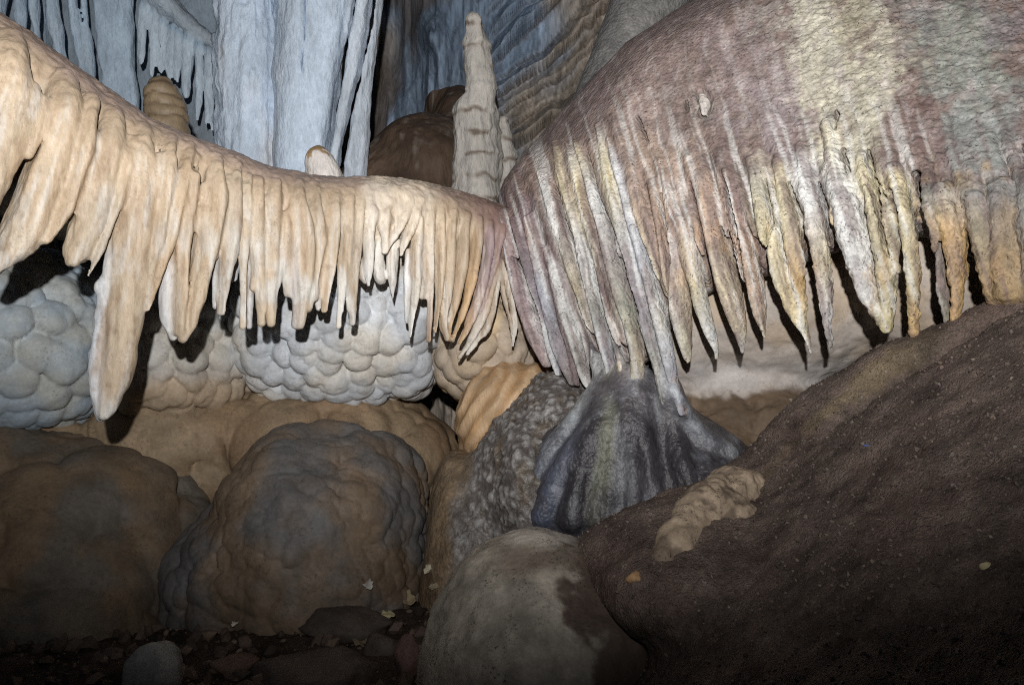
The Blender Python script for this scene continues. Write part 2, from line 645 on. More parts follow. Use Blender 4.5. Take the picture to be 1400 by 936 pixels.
# ================================================================== 2. left canopy of tan draperies
dL = poly([(-200, 1.52), (-100, 1.58), (0, 1.66), (150, 1.80), (300, 1.94), (450, 2.08), (600, 2.24), (700, 2.36), (760, 2.4)])
ridgeL = poly([(-160, -80), (-80, -35), (0, 22), (60, 65), (120, 110), (180, 150), (240, 178), (300, 200), (360, 225), (420, 237), (480, 243), (540, 243), (600, 257), (650, 270), (700, 290), (760, 300)])
halfL = poly([(-160, 130), (0, 96), (120, 78), (240, 66), (360, 58), (480, 58), (600, 52), (700, 42), (760, 36)])
ASPL = 1.5


def faceL(u, v):
    d = float(dL(u))
    R = float(halfL(u))
    vc = float(ridgeL(u)) + R
    if v >= vc:
        return d
    t = min((vc - v) / R, 1.0)
    return d + R * d / FOC * ASPL * (1 - math.sqrt(max(1 - t * t, 0)))


TAN = (0.43, 0.335, 0.24)
TAN2 = (0.50, 0.41, 0.30)
PALE = (0.56, 0.53, 0.48)
BLUE = (0.56, 0.60, 0.66)
RED = (0.30, 0.20, 0.17)
ORG = (0.52, 0.34, 0.17)
PUR = (0.30, 0.22, 0.24)

L = Rock((-1.42, 1.50, CZ - 0.30), (0.16, 2.75, CZ + 0.86), 0.0045)
bu = np.array([-160, -80, 0, 60, 120, 180, 240, 300, 360, 420, 480, 540, 600, 650, 700, 750], float)
bp_, br_ = [], []
for u in bu:
    R = float(halfL(u)) * 0.97
    d = float(dL(u))
    bp_.append(P(u, float(ridgeL(u)) + R, d + R * d / FOC * ASPL))
    br_.append(R * d / FOC)
L.chain(bp_, br_, 0.03, ASPL)
# second mass behind so that the canopy has a solid root in the wall
for u, v, d, rx, ry, rz in ((-60, 150, 2.25, .35, .35, .17), (150, 275, 2.4, .35, .4, .13), (330, 290, 2.5, .35, .4, .10), (520, 305, 2.6, .35, .4, .09), (640, 320, 2.7, .3, .3, .07)):
    L.ell(P(u, v, d), (rx, ry, rz), 0.06)

S = 'stalactite#%d'
foldsL = [
    # big leaning folds at the left edge
    ([(-70, 30, 60), (-90, 160, 62), (-120, 300, 55), (-150, 400, 40)], None, (TAN, TAN2)),
    ([(10, 60, 46), (2, 150, 46), (-22, 230, 44), (-52, 320, 34), (-70, 380, 20)], 1, (TAN, TAN2, PALE)),
    ([(84, 112, 30), (84, 170, 32), (62, 240, 36), (32, 315, 34), (6, 352, 22), (-14, 372, 12)], 2, (TAN, TAN2, PALE)),
    ([(120, 135, 18), (114, 190, 20), (94, 260, 20), (80, 300, 18), (62, 330, 10)], None, (TAN, TAN)),
    ([(152, 158, 20), (148, 210, 24), (126, 280, 27), (108, 335, 24), (100, 358, 12)], 3, (TAN, TAN2, TAN2)),
    ([(172, 225, 9), (160, 270, 9), (146, 315, 8), (128, 360, 6), (120, 378, 3)], 3, (TAN2, PALE)),
    # the long one
    ([(196, 172, 18), (190, 230, 24), (182, 300, 30), (173, 380, 33), (162, 460, 33), (155, 515, 29), (148, 550, 18), (143, 568, 8)], 4, (TAN, TAN, TAN2, TAN, PALE)),
    ([(160, 320, 8, .03), (147, 390, 9, .02), (135, 460, 10, .02), (130, 510, 9, .02), (136, 555, 7, .02), (138, 572, 4, .02)], 4, (BLUE, BLUE)),
    ([(232, 190, 14), (224, 260, 15), (212, 330, 14), (204, 380, 10), (201, 420, 4)], 5, (TAN, TAN2)),
    ([(258, 200, 14), (246, 260, 15), (230, 320, 14), (214, 380, 10), (202, 424, 5)], 6, (TAN, ORG)),
    ([(292, 215, 20), (290, 280, 23), (280, 340, 22), (268, 400, 19), (256, 445, 13), (249, 464, 7)], 7, (TAN, TAN2, TAN)),
    ([(262, 240, 14), (254, 300, 15), (249, 350, 15), (246, 410, 13), (244, 455, 9)], 7, (TAN, TAN, TAN2)),
    ([(240, 345, 8, .02), (230, 400, 11, .02), (230, 435, 9, .02), (238, 462, 6, .02)], 7, (BLUE, BLUE)),
    ([(322, 225, 14), (318, 290, 15), (312, 340, 14), (306, 390, 10), (302, 428, 7)], 8, (TAN2, PALE, PALE)),
    ([(300, 335, 6, .02), (296, 380, 6, .02), (295, 420, 4, .02)], 8, (BLUE, BLUE)),
    ([(338, 240, 9), (334, 310, 8), (333, 380, 5.5), (333, 448, 4)], 9, (TAN2, TAN2)),
    ([(344, 330, 5, .02), (342, 400, 4, .02), (341, 446, 3, .02)], 9, (BLUE, BLUE)),
    ([(352, 245, 10), (350, 310, 10), (354, 380, 7), (357, 443, 5)], 10, (TAN, TAN2)),
    ([(372, 250, 14), (370, 320, 13), (370, 380, 9), (371, 443, 6.5)], 11, (TAN, TAN2)),
    ([(388, 300, 8), (384, 350, 8), (378, 390, 5), (376, 420, 3)], 11, (TAN2, BLUE)),
    ([(404, 250, 18), (410, 310, 20), (416, 360, 17), (412, 410, 11), (408, 446, 8)], 12, (TAN, TAN, TAN2)),
    ([(396, 310, 7, -.005), (400, 360, 7, -.005), (406, 410, 7, -.005), (406, 444, 6, 0)], 12, (PALE, BLUE, BLUE)),
    ([(428, 252, 16), (432, 320, 16), (430, 370, 11), (420, 420, 7)], 12, (TAN, TAN2)),
    ([(456, 255, 16), (452, 320, 15), (448, 380, 10), (443, 425, 6)], 13, (TAN, TAN2)),
    ([(440, 350, 5, .02), (437, 390, 6, .02), (436, 422, 4, .02)], 13, (BLUE, BLUE)),
    ([(474, 262, 12), (472, 330, 11), (467, 390, 7.5), (463, 447, 4.5)], 14, (TAN, TAN2, PALE)),
    ([(490, 265, 10), (488, 330, 10), (484, 390, 7), (481, 443, 5)], 15, (TAN2, PALE, PALE)),
    # white cluster
    ([(506, 285, 9), (504, 318, 9), (504, 350, 7.5), (505, 372, 6), (504, 391, 2.5)], 16, ((.72, .63, .5), (.74, .72, .68), (.7, .72, .75))),
    ([(532, 262, 12), (524, 295, 10), (526, 322, 7), (524, 346, 3)], None, ((.68, .57, .45), (.72, .64, .54))),
    ([(556, 265, 14), (548, 300, 11), (534, 328, 8), (526, 345, 5)], None, ((.68, .57, .45), (.72, .64, .54))),
    ([(570, 275, 12), (562, 305, 10), (553, 330, 8), (548, 350, 3)], None, ((.68, .57, .45), (.74, .66, .56))),
    ([(540, 330, 8, .03), (537, 360, 9, .03), (537, 385, 7, .02), (537, 409, 2.5, .02)], 17, ((.74, .72, .68), (.7, .72, .75))),
    ([(520, 330, 8, .04), (516, 355, 9, .04), (521, 380, 8, .04)], None, ((.74, .74, .72), (.74, .74, .72))),
    ([(500, 355, 6, .02), (497, 372, 6, .02), (500, 384, 3, .02)], None, ((.74, .74, .72), (.74, .74, .72))),
    ([(570, 300, 9), (568, 350, 9), (566, 400, 9), (562, 440, 6), (560, 461, 3.5)], 18, (TAN2, PALE, PALE, BLUE)),
    ([(558, 345, 7, .02), (556, 395, 6, .02), (557, 440, 4, .02)], 18, (BLUE, BLUE)),
    # ribs fanning to the right end
    ([(586, 282, 10), (586, 340, 9), (588, 400, 7), (586, 466, 4)], 19, (TAN2, PALE, RED)),
    ([(600, 285, 9), (600, 340, 9), (600, 400, 7), (594, 455, 4)], 20, (TAN2, TAN2, TAN2)),
    ([(616, 290, 10), (614, 340, 9), (610, 400, 9), (606, 440, 8), (612, 464, 5)], 21, (TAN2, TAN, TAN)),
    ([(634, 295, 10), (632, 340, 9), (624, 400, 8), (614, 450, 6), (617, 466, 4)], 21, (TAN2, TAN, ORG)),
    ([(650, 300, 10), (650, 340, 10), (642, 390, 8), (630, 435, 6), (620, 462, 4)], 22, (TAN, ORG, ORG)),
    ([(666, 305, 10), (668, 340, 9), (658, 390, 8), (644, 435, 7), (628, 470, 4)], 23, (PUR, PUR, ORG)),
    ([(682, 310, 11), (680, 340, 8), (669, 380, 6), (655, 425, 5)], 23, (RED, PUR, PUR)),
    ([(683, 352, 4), (671, 395, 6), (656, 440, 7), (640, 470, 5), (627, 489, 3)], 24, (TAN2, PALE, PALE)),
    ([(684, 360, 4), (678, 400, 6), (666, 445, 6), (648, 470, 5), (638, 485, 3)], 24, (PALE, PALE, PALE)),
    ([(686, 355, 4), (694, 390, 6), (701, 425, 6), (704, 450, 5), (701, 473, 2.5)], 25, (PALE, PALE, PALE)),
    ([(684, 365, 4), (688, 400, 4), (697, 440, 3.5), (700, 466, 2)], 25, (PALE, PALE, PALE)),
]
for i, (sp, pid, col) in enumerate(foldsL):
    if sp[0][0] < 640:
        sp = [(q[0], max(q[1], float(ridgeL(q[0])) + 8), max(2.0, min(q[2], max(q[1], float(ridgeL(q[0])) + 8) - float(ridgeL(q[0])) - 5)), *q[3:]) for q in sp]
    big = max(q[2] for q in sp) > 26
    thin = len(sp[0]) > 3
    pts, r = strand(sp, faceL, 5, 0.03, i * 1.3, dr=0.6 if big or thin else 0.16)
    vv = [q[1] for q in sp]
    last = sp[-1]
    t0 = 0.45 if pid and len(sp) > 3 and sp[0][1] < 320 else 0.02
    L.chain(pts, r, 0.005, 1.35 if big else (1.25 if thin else 2.0), S % pid if pid else None, col, t0 if pid else 0.001, rot=0.0 if thin else (-0.4 if sp[0][0] < 560 else -0.7))
for i in range(22):
    u = 185 + i * 14 + rnd.uniform(-4, 4)
    rv = float(ridgeL(u)) + rnd.uniform(22, 55)
    b = rnd.uniform(300, 335)
    w = rnd.uniform(3, 5)
    ln = 0.10 * sstep(330, 150, u) + 0.02
    sp = [(u + ln * (300 - rv), rv, w * .6), (u + ln * 40, (rv + b) / 2, w), (u - ln * 20, b - 18, w * .8), (u - ln * 40, b, w * .35)]
    pts, r = strand(sp, faceL, 5, 0.06, i, dr=0.05)
    L.chain(pts, r, 0.006, 1.8, None, (TAN, TAN2) if i % 4 else (TAN2, PALE), 0.001, rot=-0.5)
for j in range(34):
    u, v = rnd.uniform(498, 585), rnd.uniform(256, 305)
    w = rnd.uniform(.007, .015)
    L.ell(P(u, v, faceL(u, v) + .004), (w, w * .8, w * rnd.uniform(.8, 1.6)), 0.01, None, (.53, .47, .40))
for j in range(26):
    t = rnd.random()
    u, v = 141 - 14 * t + rnd.uniform(-6, 6) + 16 * max(0, t - .75) * 4, 380 + 185 * t
    L.ell(P(u, v, faceL(u, v) + rnd.uniform(.02, .05)), (rnd.uniform(.006, .012), .012, rnd.uniform(.008, .02)), 0.008, None, BLUE)
# small rear spikes between the front ones
for i in range(16):
    u = rnd.choice([rnd.uniform(310, 490), rnd.uniform(310, 600), rnd.uniform(215, 300)])
    v1 = 385 + rnd.uniform(-25, 25)
    sp = [(u + 3, 320, 7, .10), (u + 1, 350, 6, .10), (u, v1, 2.5, .10)]
    pts, r = strand(sp, faceL, 4, 0.05, i)
    L.chain(pts, r, 0.012, 1.2, None, (BLUE, BLUE), 0.001)
# fine riblets over the swelling upper face
for i in range(44):
    u = -40 + i * 14.5 + rnd.uniform(-4, 4)
    if 495 < u < 580:
        continue
    rv = float(ridgeL(u))
    lean = 0.34 * sstep(330, 0, u) + 0.02 - 0.25 * sstep(560, 660, u) * -1
    ln = rnd.uniform(70, 150)
    st = rnd.uniform(38, 70)
    w = rnd.uniform(3.5, 7) * (1.25 if u < 250 else 1)
    sp = []
    for k in range(5):
        t = k / 4
        sp.append((u - lean * (t * ln) + rnd.uniform(-2.5, 2.5), rv + st + t * ln, w * (0.5 + 0.9 * math.sin(PI * (0.15 + 0.75 * t)))))
    pts, r = strand(sp, faceL, 4, 0.12, i, dr=0.45)
    L.chain(pts, r, 0.012, 1.0, None, (TAN, (.55, .43, .31)) if i % 3 else (TAN2, TAN), 0.001)


# the one deep crack at the far left edge
pts, r = strand([(60, 190, 1), (48, 215, 2.5), (27, 258, 4), (0, 308, 6), (-20, 345, 7)], faceL, 5, 0.1, 2, dr=0.0)
L.chain(pts, r, 0.008, 16.0, cut=True, rot=2.45)


def colL(V):
    u, v = UV(V)
    n = fbm(V, (9, 9, 5), 4, 3)
    n2 = fbm(V, (30, 30, 12), 3, 4)
    c = np.tile(np.array(TAN), (len(V), 1)) * (1 + 0.12 * n + 0.08 * n2)[:, None]
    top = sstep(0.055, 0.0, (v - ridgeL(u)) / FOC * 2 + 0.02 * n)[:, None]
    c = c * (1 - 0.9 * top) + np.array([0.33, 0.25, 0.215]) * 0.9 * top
    w = (sstep(490, 520, u) * sstep(610, 580, u))[:, None]
    c = c * (1 - 0.8 * w) + np.array([0.70, 0.59, 0.46]) * 0.8 * w
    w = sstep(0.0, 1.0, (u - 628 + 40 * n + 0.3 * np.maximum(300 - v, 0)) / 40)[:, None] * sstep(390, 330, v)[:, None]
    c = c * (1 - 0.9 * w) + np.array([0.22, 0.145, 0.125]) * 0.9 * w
    return c


def postL(V, c):
    n = fbm(V, (16, 16, 6), 4, 13)
    u, v = UV(V)
    ac = u + 0.25 * v * sstep(330, 0, u) + 5 * fbm(V, (8, 8, 8), 2, 55)
    st = vnoise(np.stack([ac / 7.5, v / 70.0, 0 * u], 1), 1.0, 57) + 0.6 * vnoise(np.stack([ac / 2.6, v / 45.0, 0 * u], 1), 1.0, 58)
    lo = sstep(20, 90, v - ridgeL(u))
    w = (sstep(0.25, 0.8, st) * 0.55 * lo)[:, None]
    c = c * (1 - w) + np.array([.56, .53, .49]) * w
    w = (sstep(0.2, 0.8, -st) * (0.2 + 0.4 * lo))[:, None]
    c = c * (1 - w) + np.array([.36, .255, .165]) * w
    w = (sstep(0.25, 0.5, fbm(V, (60, 60, 40), 3, 91)) * 0.35)[:, None]
    c = c * (1 - w) + np.array([.24, .16, .10]) * w
    c = c * (1 + 0.10 * n)[:, None]
    # blue-white fresh calcite in patches on the tips
    w = (sstep(0.15, 0.5, fbm(V, (22, 22, 9), 3, 29)) * sstep(250, 400, v) * sstep(600, 560, u))[:, None] * 0.6
    c = c * (1 - w) + np.array([0.60, 0.60, 0.58]) * w
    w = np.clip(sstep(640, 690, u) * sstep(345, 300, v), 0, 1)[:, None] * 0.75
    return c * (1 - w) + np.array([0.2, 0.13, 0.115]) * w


def dispL(V, N):
    u, v = UV(V)
    w = sstep(490, 515, u) * sstep(590, 570, u) * sstep(360, 300, v)
    return (0.006 + 0.004 * sstep(320, 420, v)) * fbm(V, (12, 12, 5), 3, 2) + 0.003 * fbm(V, (40, 40, 16), 3, 7) + 0.0028 * fbm(V, (75, 75, 5), 2, 9) + 0.004 * w * fbm(V, (40, 40, 30), 3, 77)


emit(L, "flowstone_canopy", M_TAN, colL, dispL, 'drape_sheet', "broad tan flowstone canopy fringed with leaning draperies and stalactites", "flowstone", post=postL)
del L

# ================================================================== 3. right canopy of crusted purple draperies
ridgeR = poly([(-140, 1080), (-40, 985), (0, 948), (20, 915), (60, 855), (118, 800), (165, 757), (215, 712), (245, 690), (270, 681), (300, 682), (340, 689), (400, 703), (450, 722), (505, 748), (600, 760)])
vbotR = poly([(640, 300), (690, 330), (740, 460), (790, 505), (850, 520), (905, 480), (930, 425), (980, 395), (1060, 375), (1120, 350), (1180, 330), (1260, 320), (1330, 350), (1400, 360), (1500, 390)])


def _fr(u, v):
    d = np.interp(u, [640, 700, 850, 1000, 1200, 1400, 1560], [2.42, 2.34, 2.08, 1.92, 1.72, 1.56, 1.46])
    d = d + 0.26 * ((np.maximum(300 - v, 0)) / 300.0) ** 1.3
    s = np.interp(v, *_rr) - u       # negative inside
    d = d + 0.18 * np.clip(1 + s / 90.0, 0, 1) ** 2.2 * (v < 300) * np.clip((300 - v) / 120.0, 0, 1)
    return d


_rr = ([-140, -40, 0, 20, 60, 118, 165, 215, 245, 270, 300, 340, 400, 450, 505, 600],
       [1080, 985, 948, 915, 855, 800, 757, 712, 690, 681, 682, 689, 703, 722, 748, 760])


def faceR(u, v):
    return float(_fr(u, v))


R = Rock((-0.12, 1.34, CZ - 0.30), (1.46, 3.0, CZ + 1.28), 0.0048)


def smax(a, b, k):
    m = np.maximum(k - np.abs(a - b), 0) / k
    return np.maximum(a, b) + m * m * (k * 0.25)


def slabR(X, Y, Z):
    u = 700 + FOC * X / Y + 0 * Z
    v = 468 - FOC * (Z - CZ) / Y + 0 * X
    fd = _fr(u, v).astype(f32)
    # gentle pleats that deepen towards the fringe
    pl = np.sin((u - 0.33 * v) * 0.145 + 1.3 * np.sin(v * 0.012 + u * 0.006)) * 0.5 + 0.5 * np.sin((u - 0.3 * v) * 0.31 + 1.0)
    fd = fd - (0.016 * sstep(120, 330, v) * pl).astype(f32)
    fd = fd + (0.07 * sstep(-90, 5, v - vbotR(u))).astype(f32)
    a = (fd - Y) * f32(0.85)
    b = Y - fd - f32(0.30)
    c = (v - vbotR(u)).astype(f32) * Y / f32(FOC) * f32(0.9)
    e = (np.interp(v, *_rr).astype(f32) - u.astype(f32)) * Y / f32(FOC) * f32(0.72)
    r = smax(smax(a, b, f32(0.05)), c, f32(0.08))
    return smax(r, e, f32(0.03))


R.func(slabR, 0.01)
# dark receding shoulder behind the ridge
R.chain([P(965, -140, 3.0), P(905, -30, 2.95), P(860, 60, 2.9), P(818, 128, 2.85), P(790, 180, 2.8)], np.array([66, 58, 44, 30, 18]) * 2.9 / FOC, 0.04, 1.0, None, ((.20, .185, .18), (.2, .18, .17)), 0.0)

CR = (0.58, 0.52, 0.355)
YE = (0.58, 0.50, 0.28)
WH = (0.66, 0.67, 0.66)
MV = (0.20, 0.15, 0.16)
GR = (0.38, 0.39, 0.36)
BG = (0.40, 0.43, 0.49)
OR = (0.50, 0.33, 0.13)
TN = (0.44, 0.33, 0.25)
foldsR = [
    # pleats that run down into the dark mound
    ([(692, 290, 10), (700, 350, 11), (716, 410, 14), (734, 460, 14), (748, 498, 8)], 'lip', ((.22, .16, .15), (.36, .29, .30), (.42, .34, .32))),
    ([(704, 300, 8), (722, 360, 9), (738, 420, 9), (752, 470, 8), (764, 512, 6)], 'lip', (MV, (.18, .17, .2), BG)),
    ([(722, 300, 9), (740, 370, 12), (757, 440, 13), (772, 490, 13), (784, 524, 8)], 1, (TN, BG, BG, GR)),
    ([(750, 340, 8), (762, 400, 9), (776, 460, 8), (790, 526, 5)], 1, (MV, MV, MV)),
    ([(755, 345, 7), (768, 400, 10), (784, 460, 11), (798, 510, 10), (803, 528, 5)], 2, (WH, WH, GR, WH)),
    ([(738, 235, 6), (752, 280, 6), (772, 340, 7), (792, 400, 7), (808, 460, 7), (818, 510, 7), (822, 552, 7)], 3, (WH, WH, CR, WH, BG)),
    ([(760, 195, 7), (770, 250, 8), (790, 310, 9), (806, 380, 11), (822, 450, 11), (834, 505, 9), (836, 552, 7)], 4, (CR, CR, WH, GR, BG, BG)),
    ([(776, 195, 5), (790, 250, 5), (800, 300, 5), (818, 360, 6), (830, 420, 6), (846, 480, 6), (856, 540, 6)], 4, (WH, YE, CR, MV, TN, CR)),
    ([(786, 190, 5), (806, 250, 7), (828, 320, 12), (846, 390, 14), (866, 450, 13), (872, 500, 10), (866, 548, 9)], 5, (YE, WH, (.36, .34, .33), (.38, .39, .32), CR, WH)),
    ([(818, 170, 5), (830, 230, 7), (848, 300, 10), (864, 370, 12), (884, 440, 12), (900, 500, 9), (910, 550, 8)], 6, (WH, YE, WH, BG, GR, GR)),
    ([(834, 190, 6), (852, 260, 8), (872, 330, 9), (892, 400, 10), (908, 460, 11), (920, 520, 9), (934, 565, 7)], 7, (WH, BG, BG, WH, BG, BG)),
    ([(864, 250, 6), (880, 320, 6), (894, 370, 6), (904, 415, 5), (909, 447, 3, -.01)], 8, (TN, CR, CR)),
    # free hanging fringe
    ([(896, 250, 10), (912, 320, 13), (924, 380, 16), (933, 430, 15), (937, 465, 10), (941, 494, 3)], 9, (TN, TN, CR, CR)),
    ([(914, 320, 5, -.015), (918, 380, 6, -.015), (926, 440, 6, -.015), (938, 488, 3)], 9, (WH, WH, WH)),
    ([(934, 300, 8), (948, 360, 10), (958, 410, 11), (970, 450, 10), (979, 478, 5), (980, 491, 3)], 10, (TN, CR, WH, CR)),
    ([(962, 240, 10), (974, 310, 14), (990, 370, 17), (1004, 420, 15), (1012, 455, 9), (1015, 482, 3)], 11, (TN, TN, CR, CR, WH)),
    ([(976, 340, 5, -.012), (990, 400, 6, -.012), (1006, 450, 4, -.01)], 11, (WH, CR, CR)),
    ([(996, 240, 10), (1010, 310, 13), (1026, 370, 15), (1038, 420, 12), (1045, 460, 3)], 12, (MV, TN, TN, CR)),
    ([(1030, 220, 10), (1046, 290, 13), (1062, 350, 16), (1078, 400, 15), (1092, 440, 10), (1104, 462, 6), (1108, 482, 4)], 13, (GR, CR, CR, YE, CR, WH)),
    ([(1066, 220, 9), (1078, 290, 10), (1086, 350, 10), (1094, 400, 8), (1100, 448, 4)], 14, (CR, CR, OR, CR)),
    ([(1096, 200, 9), (1108, 270, 12), (1120, 330, 13), (1127, 390, 11), (1131, 440, 8), (1136, 474, 5)], 15, (WH, WH, CR, WH, GR)),
    ([(1134, 170, 12), (1150, 240, 18), (1166, 310, 22), (1180, 370, 19), (1194, 415, 12), (1213, 452, 6)], 16, (CR, WH, WH, WH, YE)),
    ([(1150, 260, 7, .01), (1136, 320, 5, .0), (1140, 350, 3, .0)], None, (OR, CR)),
    ([(1180, 215, 10), (1196, 270, 15), (1207, 330, 15), (1213, 390, 11), (1214, 450, 6)], 17, (CR, CR, CR, YE)),
    ([(1196, 300, 8, .03), (1200, 370, 12, .04), (1208, 440, 7, .04)], 17, ((.16, .16, .15), (.2, .2, .17))),
    ([(1222, 230, 9), (1234, 290, 12), (1243, 350, 11), (1248, 400, 8), (1250, 460, 6)], 18, (YE, CR, YE, OR)),
    ([(1262, 250, 9), (1272, 310, 13, .02), (1282, 370, 14, .03), (1296, 440, 12, .03)], 19, ((.2, .2, .18), (.17, .17, .15), (.22, .21, .16))),
    ([(1292, 260, 16), (1302, 310, 18), (1309, 360, 14), (1309, 405, 9), (1305, 450, 7)], 20, (GR, OR, OR, OR)),
    ([(1336, 270, 14), (1342, 320, 13), (1347, 360, 11), (1362, 410, 14)], 21, ((.25, .24, .22), (.36, .30, .18), (.38, .26, .12))),  # rightmost folds, with the corner vignette darkening put into their colours
    ([(1370, 260, 18), (1378, 330, 24, .01), (1388, 400, 30)], 22, ((.18, .175, .18), (.24, .19, .14), (.36, .25, .12))),
    ([(1420, 240, 24), (1424, 330, 28), (1430, 420, 34)], 22, ((.22, .22, .22), (.24, .23, .21), (.34, .25, .14))),
]
for i, (sp, pid, col) in enumerate(foldsR):
    if sp[0][0] > 890:
        sp = [(q[0], q[1], q[2] * (1.22 if q[1] < 420 else 1.05), *q[3:]) for q in sp]
    pts, r = strand(sp, faceR, 5, 0.05 if sp[0][0] > 1000 else 0.02, i * 1.9, dr=0.30)
    pn = None if pid is None else ('drape_lip' if pid == 'lip' else S % pid)
    R.chain(pts, r, 0.008, 1.9, pn, col, 0.4 if pid else 0.001, rot=0.5)
# thin riblets on the upper face
for i in range(40):
    u = rnd.uniform(720, 1390)
    v = rnd.uniform(170, 300)
    if v < 200 and u < 800:
        continue
    ln = rnd.uniform(50, 120)
    sp = [(u + 0.28 * ln * k / 3 + rnd.uniform(-2, 2), v + ln * k / 3, rnd.uniform(3, 6) * (.5 if k in (0, 3) else 1)) for k in range(4)]
    pts, r = strand(sp, faceR, 4, 0.1, i, dr=0.5)
    R.chain(pts, r, 0.02, 1.0, None, None, paint=False)
# open slots between the pleats
for a in ([(1184, 205), (1192, 240), (1200, 275), (1208, 320), (1214, 350)], [(1250, 238), (1255, 280), (1262, 330), (1267, 400), (1272, 450)], [(1116, 250), (1126, 290), (1138, 330), (1148, 380), (1165, 430)],
          [(1078, 250), (1088, 285), (1098, 320), (1108, 370), (1116, 420)], [(1046, 245), (1054, 290), (1050, 340), (1058, 400), (1066, 430)], [(986, 232), (996, 270), (1006, 320), (1018, 370), (1026, 420)], [(944, 250), (954, 290), (966, 340), (980, 390), (992, 430)],
          [(902, 265), (908, 300), (916, 350), (918, 400), (920, 440)], [(868, 158), (876, 175), (884, 195)], [(820, 275), (845, 330), (858, 380), (876, 430)], [(1141, 152), (1143, 160), (1142, 176)],
          [(773, 375), (790, 425), (810, 472), (828, 512)], [(807, 355), (817, 408), (830, 452), (853, 498), (857, 512)], [(833, 312), (847, 368), (863, 418), (880, 472), (897, 532)],
          [(870, 312), (887, 362), (900, 408), (910, 448)], [(700, 352), (720, 388), (737, 438), (750, 498)], [(947, 312), (957, 362), (967, 405)], [(987, 312), (1000, 368), (1017, 422)], [(1023, 312), (1040, 362), (1050, 390)],
          [(755, 250), (768, 290), (782, 340), (792, 380)], [(800, 205), (812, 250), (822, 290)], [(1220, 260), (1228, 300), (1234, 360), (1238, 410)], [(1318, 350), (1325, 372), (1330, 390)], [(1152, 205), (1160, 235)],
          [(958, 122), (966, 138), (962, 154)], [(936, 138), (938, 152)], [(1396, 195), (1408, 240)]):
    sp = [(u, v, 3.2 if 0 < j < len(a) - 1 else 1.4) for j, (u, v) in enumerate(a)]
    if a[0][0] in (1250,):
        sp = [(u, v, 6) for u, v in a]
    if a[0][0] in (958,):
        sp = [(u, v, 6 + 3 * j * (2 - j)) for j, (u, v) in enumerate(a)]
    pts, r = strand(sp, faceR, 4, 0.15, 3, dr=-0.3)
    R.chain(pts, np.maximum(r * 1.25, 0.0042), 0.006, 15.0 if a[0][0] != 958 else 1.6, None, None, cut=True, rot=0.75 if a[0][0] != 958 else 0.0)
# pale shard sitting in the niche
pts, r = strand([(958, 128, 3), (963, 142, 8), (963, 154, 5)], faceR, 4, 0.05, 0, dr=-0.3)
R.chain(pts, r, 0.004, 0.8, 'calcite_shard', ((.66, .6, .55), (.7, .66, .62)), 0.001)

BLOBS = [(1350, 180, 130, 260, (.185, .185, .18), .85),  # u, v, ru, rv, colour, strength: mineral stains, toned down for flash falloff at the top
    (1160, 170, 46, 190, (.44, .415, .325), .9), (1110, 60, 60, 60, (.46, .43, .38), .7), (1180, 50, 55, 60, (.42, .385, .28), .75), (1220, 110, 45, 90, (.48, .45, .36), .8),
    (1262, 175, 32, 70, (.15, .10, .09), .9), (1250, 70, 25, 50, (.19, .135, .12), .7), (1345, 190, 55, 120, (.27, .29, .275), .7), (1330, 60, 60, 80, (.23, .24, .205), .7), (1390, 60, 40, 60, (.17, .15, .16), .7),
    (1060, 160, 60, 90, (.32, .28, .29), .6), (1000, 60, 80, 70, (.30, .24, .235), .6), (870, 130, 80, 60, (.31, .24, .215), .7), (900, 230, 70, 70, (.37, .28, .225), .75), (760, 250, 60, 50, (.40, .30, .25), .6),
    (790, 110, 50, 40, (.26, .19, .19), .6), (900, 60, 70, 60, (.28, .21, .2), .5), (1300, 290, 50, 40, (.36, .27, .16), .6), (1380, 330, 40, 60, (.44, .29, .12), .8), (1120, 110, 30, 90, (.50, .47, .37), .7),
    (1040, 240, 22, 80, (.47, .42, .34), .6), (700, 280, 40, 60, (.18, .125, .11), .8), (960, 330, 70, 60, (.40, .29, .22), .5), (735, 340, 26, 60, (.22, .165, .18), .7),
]


def colR(V):
    u, v = UV(V)
    n = fbm(V, (13, 13, 3), 4, 3)
    n2 = fbm(V, (34, 34, 9), 3, 9)
    c = np.tile(np.array([.185, .14, .125]), (len(V), 1))
    for i, (bu_, bv_, ru, rv, cc, st) in enumerate(BLOBS):
        x = np.sqrt(((u - bu_ - 0.25 * (v - bv_)) / ru) ** 2 + ((v - bv_) / rv) ** 2) + 0.6 * n + 0.6 * n2 + 0.9 * fbm(V, (8, 8, 8), 3, 140 + i) + 0.45 * vnoise(V, (60, 60, 40), 90 + i)
        w = (sstep(1.3, 0.5, x) * st * (0.5 + 0.5 * sstep(-0.3, 0.15, fbm(V, (24, 24, 15), 3, 120 + i))))[:, None]
        c = c * (1 - w) + np.array(cc) * w
    w = (sstep(0.15, 0.5, fbm(V, (40, 40, 14), 3, 41)) * 0.35)[:, None]
    c = c * (1 - w) + np.array([.42, .37, .36]) * w
    return c * (1 + 0.2 * n2)[:, None]


